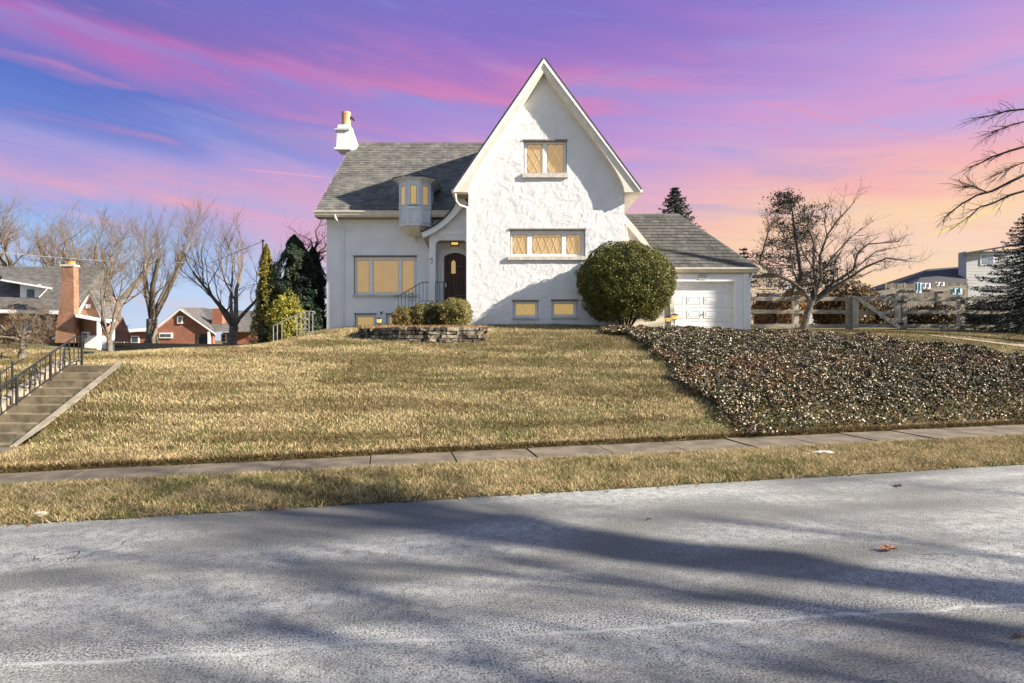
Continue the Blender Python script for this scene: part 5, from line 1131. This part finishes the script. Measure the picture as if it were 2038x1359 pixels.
# ------------------------------------------------------------------ rail fence with gate
wg = mat('weathered_grey_wood', (0.38,0.34,0.28), (0.20,0.18,0.15), rough=0.9, nscale=2.5, bump=0.7, bscale=18, stretch=(1,6,6))
wl = mat('pale_cut_wood', (0.56,0.50,0.41), (0.36,0.32,0.26), rough=0.9, nscale=2.5, bump=0.7, bscale=18, stretch=(6,6,1))
FY = 28.0
fen = thing('rail_fence', 'weathered three-rail wooden fence between garage and spruce', 'fence', (PX(1700,FY),FY,h1(PX(1700,FY),FY)))
def post(px, pt, pb, Y, w, par, m=wg, nm='post'): 
    x = PX(px,Y); MB().box(x-w/2, x+w/2, Y-w/2, Y+w/2, min(PZ(pb,Y), h1(x,Y)-0.2), PZ(pt,Y)).build(nm, m, par)
def rail_(x0_, y0_, x1_, y1_, Y, h, par, nm='rail', m=wg, d=0.06): MB().bar(P(x0_,y0_,Y), P(x1_,y1_,Y), d, h).build(nm, m, par)
for px in (1583,1690,1797,1912,2029): post(px, 588, 655, FY, 0.24, fen, wl if px in (1583,1912) else wg)
for y in (594.5,620,648.5): 
    rail_(1491,y,1583,y,FY-0.16,0.20,fen); rail_(1584,y,1690,y+0.5,FY-0.17,0.19,fen)
    rail_(1797,y+0.5,1912,y+0.5,FY-0.16,0.20,fen); rail_(1913,y+0.5,2029,y+1.5,FY-0.17,0.2,fen); rail_(2030,y+1,2200,y+2,FY-0.16,0.2,fen)
gt = thing('fence_gate', 'wooden gate with diagonal brace in the rail fence', 'gate', (PX(1745,FY),FY,h1(PX(1745,FY),FY)))
q = FY-0.25
for px in (1703,1786): 
    x = PX(px,q); MB().box(x-0.13,x+0.13,q-0.05,q+0.05,PZ(653,q),PZ(589 if px<1750 else 584,q)).build('gate_post', wl, gt)
for y in (594,622,648): rail_(1709,y,1780,y,q,0.18,gt,'gate_rail')
MB().bar(P(1705,592,q-0.09), P(1790,652,q-0.09), 0.05, 0.19).build('brace', wl, gt)
b = MB()
for y in (598,642): b.box(PX(1786,q)-0.02,PX(1797,q),q-0.10,q-0.052,PZ(y+4,q),PZ(y,q))
b.build('hinge', iron, gt)
# fence line behind
f2 = thing('back_rail_fence', 'second rail fence line farther back, right of the gate', 'fence', (PX(1850,33),33,3.2))
rail_(1700,590,1782,579,33,0.26,f2); rail_(1782,579,1922,573,33,0.26,f2); 
for px in (1772,1868): post(px, 573, 640, 33.2, 0.3, f2)
# board fence
bf = thing('board_fence', 'pale vertical board fence behind the rail fences on the right', 'fence', (PX(1850,37),37,3.2)); rr = random.Random(9)
for k in range(36):
    px = 1764+k*4.6; x = PX(px,37); w = 0.14; MB().box(x-w/2, x+w/2, 37+rr.uniform(-.01,.01), 37.03, 3.0, PZ(564+rr.uniform(-1.5,1.5),37)).build('board', mat('aged_fence_board', (0.27,0.235,0.19), (0.15,0.13,0.105), rough=0.9, nscale=1.8, stretch=(1.5,1,0.6)), bf)
# deck privacy screen
ds = thing('deck_screen', 'vertical board privacy screen of a raised deck right of the garage', 'screen', (PX(1525,34),34,3.0))
wood2 = mat('weathered_deck_board', (0.68,0.58,0.46), (0.50,0.42,0.33), rough=0.9, nscale=4, bump=0.4, bscale=20, stretch=(6,6,1))
for k in range(18): px = 1489+k*4.0; x = PX(px,34); MB().box(x-0.055,x+0.055,34+0.01*(k%2),34.03+0.01*(k%2),PZ(575,34),PZ(546,34)).build('board', wood2, ds)
for k in range(12): px = 1501+k*4.0; x = PX(px,34); MB().box(x-0.055,x+0.055,34.1,34.14,PZ(546,34)+0.002,PZ(531+0.25*k*(0 if k<7 else 1),34)).build('board', wood2, ds)
MB().box(PX(1488,34),PX(1561,34),33.9,33.98,PZ(547,34),PZ(545,34)).build('cap_rail', wg, ds); MB().box(PX(1488,34),PX(1561,34),33.9,33.98,PZ(584,34),PZ(577,34)).build('deck_beam', wood2, ds)
for px in (1497,1512,1558): MB().box(PX(px,34)-0.05,PX(px,34)+0.05,34.2,34.3,2.7,PZ(576,34)).build('deck_post', wg, ds)
b = MB(); b.prismx([(36,PZ(579,36)),(40,PZ(566,40)),(40,PZ(579,36))], PX(1560,36), PX(1625,36)); b.box(PX(1562,36),PX(1622,36),36.2,39.8,2.6,PZ(580,36)); tag(b.build('shed', mat('pale_metal_roof', (0.62,0.63,0.66),(0.5,0.5,0.54),rough=0.5), None, org=(PX(1590,36),37,2.8)), 'low pale-roofed shed behind the leafless tree', 'shed')
# dry shrubs behind the fence
for i, (px, pt, pb, w, Y, lab, c0, c1) in enumerate(((1575,583,655,62,31,'orange-brown dry ornamental grass behind the fence, right of the deck posts',(0.20,0.11,0.04),(0.40,0.24,0.10)),(1520,590,655,40,32,'reddish dry shrub under the deck screen',(0.12,0.06,0.035),(0.26,0.15,0.08)),(1690,556,655,110,31.5,'brown leafy hedge mass behind the gate left post',(0.06,0.04,0.02),(0.22,0.14,0.06)),(1740,600,655,70,33,'dark brown brush seen through the gate',(0.04,0.03,0.02),(0.16,0.10,0.05)),(1650,595,655,60,32,'tan dry brush between the leafless tree and the gate',(0.08,0.05,0.03),(0.28,0.18,0.08)),(1850,606,652,120,31,'dark low brush behind the rails right of the gate',(0.03,0.022,0.015),(0.13,0.09,0.05)),(1965,600,654,110,31.5,'dark brush under the spruce behind the rail fence',(0.025,0.022,0.018),(0.10,0.075,0.05)))):
    a = P(px,pt,Y); c = P(px,pb,Y); shrub('dry_shrub', lab, 'shrub', (a.x,Y,(a.z+c.z)/2), (w/2*Y/F,0.8,(a.z-c.z)/2), 4200, 0.16, c0, c1, 300+i, group='dry shrubs behind the rail fence', bump=0.5, core=0.6, stems=4)
# coloured cloths / toys on the board fence
cl = [(1822,1834,562,583,(0.42,0.58,0.64),'teal cloth hanging over the board fence, leftmost'),(1836,1852,563,574,(0.75,0.75,0.78),'white cloth hanging beside the teal one'),(1862,1880,561,569,(0.7,0.66,0.66),'pale folded cloth on the board fence middle'),(1893,1915,573,586,(0.36,0.50,0.55),'small blue-green plastic sheet at the right of the back fence')]
for i, (a, c, t_, d_, col, lab) in enumerate(cl):
    Y = 32.7; b = MB(); nx_ = 6; rings = [[P(lerp(a,c,k/nx_), yy, Y+0.05*math.sin(k*2.1+j)) for k in range(nx_+1)] for j, yy in enumerate((t_, (t_+d_)/2, d_))]
    vs = [p for r in rings for p in r]; n1_ = nx_+1; b.add(vs + [Vector((p.x,p.y+0.03,p.z)) for p in vs], [(j*n1_+k,j*n1_+k+1,(j+1)*n1_+k+1,(j+1)*n1_+k) for j in range(2) for k in range(nx_)] + [(3*n1_+(j+1)*n1_+k,3*n1_+(j+1)*n1_+k+1,3*n1_+j*n1_+k+1,3*n1_+j*n1_+k) for j in range(2) for k in range(nx_)])
    tag(b.build('hanging_cloth', mat('cloth_%d' % i, col, tuple(q*0.8 for q in col), rough=0.8), None, org=P((a+c)/2,d_,Y)), lab, 'cloth')
# right neighbour house
nh = thing('neighbour_house', 'grey sided house with dark roofs behind the right-hand spruce', 'house', (PX(1960,50),50,3))
vin = mat('grey_vinyl_siding', (0.50,0.50,0.50), (0.44,0.44,0.45), rough=0.7, nscale=1); Y = 50
MB().box(PX(1923,Y), PX(2080,Y), Y, Y+0.9, 2.5, PZ(500,Y)).build('wall', vin, nh)
for k in range(11): z = PZ(570,Y)+k*0.27; MB().box(PX(1923,Y), PX(2080,Y), Y-0.02, Y-0.002, z, z+0.25).build('siding_board', vin, nh)
b = MB(); b.add([P(1912,507,Y-0.6),P(2090,478,Y-0.6),P(2090,474,Y+1.5),P(1912,504,Y+1.5),P(1912,504,Y-0.6),P(2090,475,Y-0.6)], [(0,1,5,4),(4,5,2,3),(0,3,2,1)]); b.build('roof', roofdk, nh)
ez_, rz_ = PZ(564,Y-1), PZ(529,Y+3); xl_, xr_ = PX(1822,Y-1), PX(1924,Y-1)
b = MB(); b.add([(xl_,Y-1,ez_),(xr_,Y-1,ez_),(xr_+3.6,Y+3,rz_),(xl_+4.0,Y+3,rz_-0.3),(xl_,Y+7,ez_),(xr_,Y+7,ez_)], [(0,1,2,3),(0,3,4),(3,2,5,4),(0,4,5,1),(1,5,2)]); b.build('lower_roof', mat('charcoal_roof', (0.05,0.05,0.055),(0.08,0.08,0.085),rough=0.9,nscale=9,bump=0.5,bscale=15), nh); MB().box(xl_+0.4,PX(1923,Y),Y,Y+6,2.5,ez_-0.02).build('wall', vin, nh)
w = MB().box(*[PX(1950,Y),PX(1978,Y),Y-0.08,Y-0.03,PZ(528,Y),PZ(505,Y)]).build('window', trimw, nh)
for k in range(2): MB().box(PX(1953+12*k,Y),PX(1963+12*k,Y),Y-0.10,Y-0.082,PZ(526,Y),PZ(507,Y)).build('pane', mat('sky_glass',(0.30,0.32,0.38),(0.2,0.22,0.28),rough=0.1,spec=0.8), w)
# ------------------------------------------------------------------ brick houses on the left
def brickmat(name, c1, c2, mortar, sc=1.0):
    m = bpy.data.materials.new(name); m.use_nodes = True; t = m.node_tree; g = G(t); b = t.nodes['Principled BSDF']
    tcn = g.node('ShaderNodeTexCoord'); s = g.node('ShaderNodeSeparateXYZ'); t.links.new(tcn.outputs['Object'], s.inputs[0])
    br = g.node('ShaderNodeTexBrick'); br.inputs['Scale'].default_value = 4.5*sc; t.links.new(g.comb(g.m('ADD', s.outputs[0], s.outputs[1]), s.outputs[2], 0.0), br.inputs['Vector'])
    g.put(br.inputs['Color1'], c1); g.put(br.inputs['Color2'], c2); g.put(br.inputs['Mortar'], mortar); br.inputs['Mortar Size'].default_value = 0.012
    nz = g.noise(tcn.outputs['Object'], 1.5, 4); col = g.mix(g.mr(nz,0.3,0.7,0.0,0.35), br.outputs[0], tuple(q*0.5 for q in c2)); t.links.new(col, b.inputs['Base Color']); b.inputs['Roughness'].default_value = 0.9; return m
bk1 = brickmat('orange_brick', (0.40,0.20,0.115), (0.27,0.12,0.07), (0.42,0.34,0.27)); bk2 = brickmat('red_brick', (0.38,0.15,0.09), (0.28,0.10,0.06), (0.32,0.24,0.2))
roofg = mat('grey_shingle_far', (0.16,0.15,0.14), (0.09,0.085,0.08), rough=0.95, nscale=3, bump=0.6, bscale=12, bdist=0.05, stretch=(1,1,3))
glassd = mat('dark_window_glass', (0.05,0.06,0.07), (0.10,0.11,0.13), rough=0.15, spec=0.7)
def fwin(px0, px1, pt, pb, Y, par, cols=2, rows=2):
    w = MB().box(PX(px0,Y),PX(px1,Y),Y-0.10,Y-0.002,PZ(pb,Y),PZ(pt,Y)).build('window', trimw, par); a, c = PX(px0,Y)+0.09, PX(px1,Y)-0.09; e, f_ = PZ(pb,Y)+0.09, PZ(pt,Y)-0.09
    for i in range(cols):
        for j in range(rows): MB().box(lerp(a,c,i/cols)+0.02,lerp(a,c,(i+1)/cols)-0.02,Y-0.12,Y-0.102,lerp(e,f_,j/rows)+0.02,lerp(e,f_,(j+1)/rows)-0.02).build('pane', glassd, w)
Y = 32.0; b1 = thing('brick_house', 'orange brick house with steep curved gable and tall chimney at far left', 'house', (PX(80,Y),Y,2.0))
MB().box(PX(-60,Y), PX(140,Y), Y, Y+3.6, 1.5, PZ(622,Y)).build('wall', bk1, b1)
e0, rz = PZ(620,Y-0.5), PZ(530,Y+5); rz = PZ(530,Y+2.6); MB().prismx([(Y-0.5,e0),(Y+2.6,rz),(Y+3.9,e0)], PX(-90,Y), PX(146,Y)).build('roof', roofg, b1)
MB().bar((PX(-60,Y-0.55),Y-0.55,e0+0.05),(PX(118,Y-0.55),Y-0.55,e0-0.05),0.12,0.2).build('gutter', trimw, b1)
# front gable
gyy = Y-0.9; gp = [(107,680),(107,672),(132,655),(150,628),(178,585),(196,625),(210,658),(213,680)]
MB().prism([(PX(x,gyy),PZ(y,gyy)) for x, y in gp], gyy, Y+1).build('gable_wall', bk1, b1)
def fstrip(pl, off, Y0, Y1, nm, m, par):
    A = [(PX(x,Y0),PZ(y,Y0)) for x,y in pl]; B = [(PX(x+off[0],Y0),PZ(y+off[1],Y0)) for x,y in pl]; vs = []
    for (ax,az),(bx,bz) in zip(A,B): vs += [(ax,Y0,az),(bx,Y0,bz),(bx,Y1,bz),(ax,Y1,az)]
    fs = [(0,3,2,1)] + [(4*i+k,4*i+4+k,4*i+4+(k+1)%4,4*i+(k+1)%4)[::-1] for i in range(len(pl)-1) for k in range(4)] + [tuple(4*(len(pl)-1)+k for k in range(4))]
    MB().add(vs, fs).build(nm, m, par)
fstrip([(104,672),(120,665),(134,652),(150,626),(178,581)], (0,4), gyy-0.15, gyy-0.002, 'rake_board', trimw, b1); fstrip([(178,581),(190,605),(202,632)], (0,5), gyy-0.15, gyy-0.002, 'rake_board', trimw, b1)
fstrip([(96,668),(118,662),(133,648),(150,620),(178,577),(190,602),(203,630)], (0,3), gyy-0.2, Y+0.5, 'gable_roof', roofg, b1)
b = MB(); b.box(PX(172,gyy),PX(181,gyy),gyy-0.05,gyy-0.002,PZ(613,gyy),PZ(605,gyy)); b.build('vent', trimw, b1)
# chimney
cy = Y-1.6; b = MB(); b.loft([[(PX(a,cy),cy,PZ(y,cy)),(PX(c,cy),cy,PZ(y,cy)),(PX(c,cy),cy+0.35,PZ(y,cy)),(PX(a,cy),cy+0.35,PZ(y,cy))] for a, c, y in ((109,150,682),(112,148,645),(119,147,606),(121,147,570),(122,146,530))]); cm = b.build('chimney', bk1, b1)
MB().box(PX(120,cy),PX(148,cy),cy-0.05,cy+0.4,PZ(530,cy)+0.002,PZ(526,cy)).build('chimney_cap', sillst, cm)
b = MB(); pxx = PX(136,cy); b.loft([[(pxx+r*math.cos(t),cy+0.2+r*0.8*math.sin(t),z) for t in [2*math.pi*k/10 for k in range(10)]] for r,z in ((0.22,PZ(526,cy)),(0.20,PZ(521,cy)),(0.22,PZ(519,cy)))]); b.build('chimney_pot', mat('orange_clay',(0.75,0.33,0.08),(0.6,0.25,0.08),rough=0.8), cm)
# dormer and porch
dY = Y+0.4; dm = MB().box(PX(40,dY),PX(78,dY),dY,dY+1.9,PZ(607,dY),PZ(566,dY)).build('dormer', trimw, b1); MB().box(PX(55,dY),PX(68,dY),dY-0.06,dY-0.002,PZ(600,dY),PZ(576,dY)).build('pane', glassd, dm)
MB().add([P(4,556,dY-0.3),P(102,573,dY-0.3),P(102,560,dY+1.9),P(4,545,dY+1.9),P(4,559,dY-0.3),P(102,576,dY-0.3)], [(0,1,2,3),(4,5,1,0)]).build('dormer_roof', roofg, b1); MB().bar(P(2,557,dY-0.33),P(103,574,dY-0.33),0.05,0.10).build('gutter', trimw, b1)
fwin(44,82,630,662,Y,b1,2,2); fwin(96,106,627,650,Y,b1,1,2); fwin(164,180,660,678,gyy,b1,1,1)
pY = Y-2; pr1 = MB().add([P(150,627,pY),P(232,642,pY),P(232,636,Y),P(150,622,Y),P(150,631,pY),P(232,646,pY)], [(0,1,2,3),(4,5,1,0)]).build('porch_roof', trimw, b1)
for px in (195,222): MB().box(PX(px-2.6,pY),PX(px+2.6,pY),pY,pY+0.15,1.5,PZ(640,pY)).build('porch_column', trimw, b1)
MB().box(PX(170,Y),PX(192,Y),Y-1.4,Y-1.3,PZ(658,Y),PZ(640,Y)).build('porch_opening', dark, b1)
MB().box(PX(200,Y),PX(240,Y),Y-1.2,Y-1.0,1.6,PZ(668,Y)).build('porch_parapet', trimw, b1)
# flat-roofed brick building
Y = 56.0; b3 = thing('brick_garage', 'low flat-roofed red brick building with white fascia between the trees', 'garage', (PX(265,Y),Y,2))
MB().box(PX(238,Y),PX(318,Y),Y,Y+6,1.4,PZ(660,Y)).build('wall', bk2, b3); MB().add([P(236,659,Y-0.5),P(320,652,Y-0.5),P(320,656,Y-0.5),P(236,663,Y-0.5),P(320,650,Y+6),P(236,657,Y+6)], [(3,2,1,0),(0,1,4,5)]).build('fascia', trimw, b3)
MB().box(PX(240,Y),PX(285,Y),Y+6.5,Y+7,PZ(660,Y),PZ(655,Y)).build('parapet', bk2, b3)
fwin(242,250,668,684,Y,b3,1,1); fwin(262,278,668,683,Y,b3,1,1)
# house with low gable
Y = 46.0; b4 = thing('brick_house', 'low red brick house with white rake boards behind the lawn', 'house', (PX(380,Y),Y,2))
MB().prism([(PX(x,Y),PZ(y,Y)) for x, y in ((313,700),(313,651),(358,617),(424,662),(424,700))], Y, Y+0.3).build('wall', bk2, b4)
MB().box(PX(424,Y),PX(505,Y),Y+1.5,Y+1.8,1.2,PZ(661,Y)).build('wall', bk2, b4)
fstrip([(310,650),(358,613)], (0,3.5), Y-0.3, Y-0.002, 'rake_board', trimw, b4); fstrip([(358,613),(427,661)], (0,4), Y-0.3, Y-0.002, 'rake_board', trimw, b4)
MB().add([P(358,612,Y-0.3),P(428,660,Y-0.3),P(510,660,Y+1.2),P(478,622,Y+6),P(400,612,Y+8)], [(0,1,2,3,4)]).build('roof', roofg, b4); MB().add([P(309,650,Y-0.3),P(358,612,Y-0.3),P(372,612,Y+8),P(330,640,Y+8)], [(0,1,2,3)]).build('roof', roofg, b4)
cm = MB().box(PX(396,Y),PX(417,Y),Y+2,Y+3,PZ(650,Y),PZ(611,Y)).build('chimney', bk2, b4); MB().box(PX(398,Y),PX(415,Y),Y+2.1,Y+2.9,PZ(611,Y)+0.002,PZ(608,Y)).build('chimney_cap', sillsh, cm)
fwin(318,344,662,673,Y,b4,2,1); fwin(354,365,629,644,Y,b4,1,1); fwin(441,452,664,682,Y+1.4,b4,1,2)
MB().box(PX(392,Y),PX(418,Y),Y-0.05,Y-0.003,PZ(690,Y),PZ(665,Y)).build('porch_opening', dark, b4); MB().box(PX(417,Y),PX(421,Y),Y-0.3,Y-0.1,1.4,PZ(660,Y)).build('porch_column', trimw, b4)
Y = 60.0; b5 = thing('brick_house', 'farthest brick house with pale shutters, half hidden by the bare tree', 'house', (PX(500,Y),Y,2))
MB().box(PX(470,Y),PX(560,Y),Y,Y+6,1.2,PZ(645,Y)).build('wall', bk1, b5); MB().add([P(440,646,Y-0.5),P(565,646,Y-0.5),P(550,618,Y+4),P(462,618,Y+4)], [(0,1,2,3)]).build('roof', roofg, b5); fwin(476,486,664,684,Y,b5,1,2); fwin(500,506,666,688,Y,b5,1,1)
# pole, lamp post, wire
p = P(523,690,30); b = MB(); b.tube([p, (p.x,30,PZ(478,30))], [0.06,0.04], 7); b.box(p.x-0.06,p.x+0.06,29.94,30.06,PZ(480,30),PZ(477,30)); tag(b.build('utility_pole', mat('pale_pole',(0.35,0.30,0.18),(0.28,0.22,0.14)), None, org=p), 'pale utility pole rising behind the gold-sided evergreen', 'pole')
p = P(250,686,38); lp = thing('lamp_post', 'thin black lamp post left of the thick pollarded tree', 'lamp post', tuple(p)); MB().tube([p,(p.x,38,PZ(656,38))], 0.035, 6).build('pole', iron, lp); b = MB(); b.ball((p.x,38,PZ(652,38)),0.13,8,5,(1,1,1.3)); b.box(p.x-0.15,p.x+0.15,37.85,38.15,PZ(649,38),PZ(648,38)); b.build('lamp_head', iron, lp)
b = MB(); b.tube([P(-60,497,38),P(60,508,38),P(160,516,38),P(260,522,38),P(420,523,38),P(523,480,30.2)], 0.018, 4); tag(b.build('power_line', mat('pale_cable',(0.5,0.55,0.55),(0.4,0.45,0.45)), None, org=P(60,508,38)), 'pale overhead cable sagging across the left bare trees', 'cable')
b = MB(); rp_ = [P(1860,690,21.5),P(1940,696,20.8),P(2038,708,20.4),P(2200,716,20.6)]
vs = []
for p_ in rp_:
    for o_ in (0, 0.55): vs.append((p_.x, p_.y+o_, h1(p_.x, p_.y+o_)+0.05))
b.add(vs, [(2*i,2*i+2,2*i+3,2*i+1) for i in range(3)]); tag(b.build('path', stl), kind='structure')
# neighbour garden steps and handrail at far left
ns_ = thing('neighbour_steps', 'low block garden steps at the left edge behind the stair railing', 'steps', (PX(10,20),20,1.5)); Y = 20
for k in range(4): MB().box(PX(-30,Y),PX(-2+9*k,Y),Y+0.35*k-0.6,Y+0.35*k,1.0,PZ(716+4*k,Y)).build('step', stl, ns_)
nr_ = thing('handrail', 'thin black handrail over the neighbour garden steps at far left', 'railing', (PX(20,19.5),19.5,1.4)); MB().tube([P(-20,702,19.5),P(33,716,19.5)],0.015,5).build('top_rail', iron, nr_)
for px in (3,33): MB().bar(P(px,730,19.5),P(px,700+px*0.42,19.5),0.03).build('post', iron, nr_)
MB_ = MB().box(PX(168,18.6),PX(179,18.6),18.5,18.8,PZ(704,18.6),PZ(699,18.6)); MB_.box(PX(172,18.6),PX(175,18.6),18.6,18.7,PZ(712,18.6),PZ(704,18.6)); tag(MB_.build('mailbox', iron, None, org=P(173,704,18.6)), 'small black box light at the top of the concrete stairs', 'light')
# ------------------------------------------------------------------ fallen leaves, stones
leafbr = mat('dead_oak_leaf', (0.30,0.13,0.055), (0.20,0.085,0.04), rough=0.7, nscale=20)
leafdk = mat('dark_dead_leaf', (0.06,0.035,0.03), (0.10,0.06,0.045), rough=0.7, nscale=20)
def leaf(px, py, size, label, seed, z=0.004, m=leafbr, curl=0.35, group='dead leaves on the road'):
    rr = random.Random(seed); Y = (CAMZ-z)*F/(py-679.5); cx = PX(px, Y); b = MB(); n_ = 18; rot = rr.uniform(0,6.28); vs = [(0,0,0.35*curl*size)]
    for k in range(n_):
        a = 2*math.pi*k/n_; r = size*(0.5 if k%3 else 0.24)*(0.75+0.35*rr.random())*(1.25 if k%9 == 0 else 1); lx_, ly_ = r*math.cos(a), r*0.62*math.sin(a)
        vs.append((lx_, ly_, curl*size*(abs(ly_)/size*2.2+0.12*rr.random()+0.4*(lx_/size)**2)))
    c_, s_ = math.cos(rot*0.2), math.sin(rot*0.2); vs = [(cx+x*c_-y*s_, Y+x*s_+y*c_, z+max(0.004,q)) for x, y, q in vs]
    b.add(vs, [(0,k+1,(k+1)%n_+1) for k in range(n_)]); b.tube([vs[0], (vs[1][0]+size*0.25, vs[1][1], z+0.02)], [0.003,0.002], 4)
    tag(b.build('dead_leaf', m, None, org=(cx,Y,z)), label, 'leaf', group)
leaf(1770,1097,0.21,'large curled orange-brown oak leaf lying on the road at right',1,curl=0.45)
leaf(1788,967,0.20,'flat dark dead leaf on the road near the crack at right',2,m=leafdk,curl=0.2)
leaf(1290,1035,0.07,'tiny dark curled leaf in the middle of the road',3,m=leafdk,curl=0.6)
leaf(2028,1270,0.12,'dark leaf at the right picture edge in the road foreground',4,m=leafdk)
leaf(1594,1129,0.035,'tiny dark seed pod on the road left of the large leaf',5,m=leafdk)
for i, (px, py, s, lab) in enumerate(((1035,972,0.11,'orange leaf on the verge grass below the sidewalk joint'),(1240,968,0.12,'bright orange leaf standing at the road edge, middle'),(1380,868,0.16,'pale curled leaf on the sidewalk edge below the ivy'),(550,1014,0.15,'reddish leaf on the road edge at left'),(965,945,0.10,'small orange leaf in the verge, left of centre'),(1640,903,0.14,'brown leaf beside the snow patch on the verge'),(1780,905,0.13,'pale tan leaf upright in the right verge'),(620,990,0.1,'small rust leaf in the left verge'),(1590,862,0.13,'brown leaf at the foot of the ivy, left'),(1000,848,0.09,'orange leaf low on the lawn slope'))):
    leaf(px, py, s, lab, 20+i, z=0.10 if py not in (1014,) else 0.01, curl=0.5, group='dead leaves on the grass')
rb = MB(); q = 2.15*F/(1022-679.5); rb.ball((PX(80,q),q,0.04),0.075,9,6,(1.3,0.8,0.5)); tag(rb.build('stone', sillst, None, org=(PX(80,q),q,0.02)), 'smooth pale stone on the grass edge at lower left', 'stone')
snow = mat('old_snow', (0.80,0.82,0.88), (0.7,0.72,0.8), rough=0.7, nscale=20, bump=0.6, bscale=30)
for i, (px, py, s, lab) in enumerate(((1637,899,0.22,'larger crust of old snow on the verge right of centre'),(1608,901,0.09,'smaller bit of old snow left of the larger crust'))):
    Y = 2.1*F/(py-679.5); b = MB(); b.ball((PX(px,Y),Y,0.085),s,12,5,(1,0.35,0.16)); b.v = [(x+0.05*math.sin(y*60+z*90), y, z) for x,y,z in b.v]; tag(b.build('snow_patch', snow, None, org=(PX(px,Y),Y,0.08), smooth=True), lab, 'snow')
print('objects', len(bpy.data.objects))
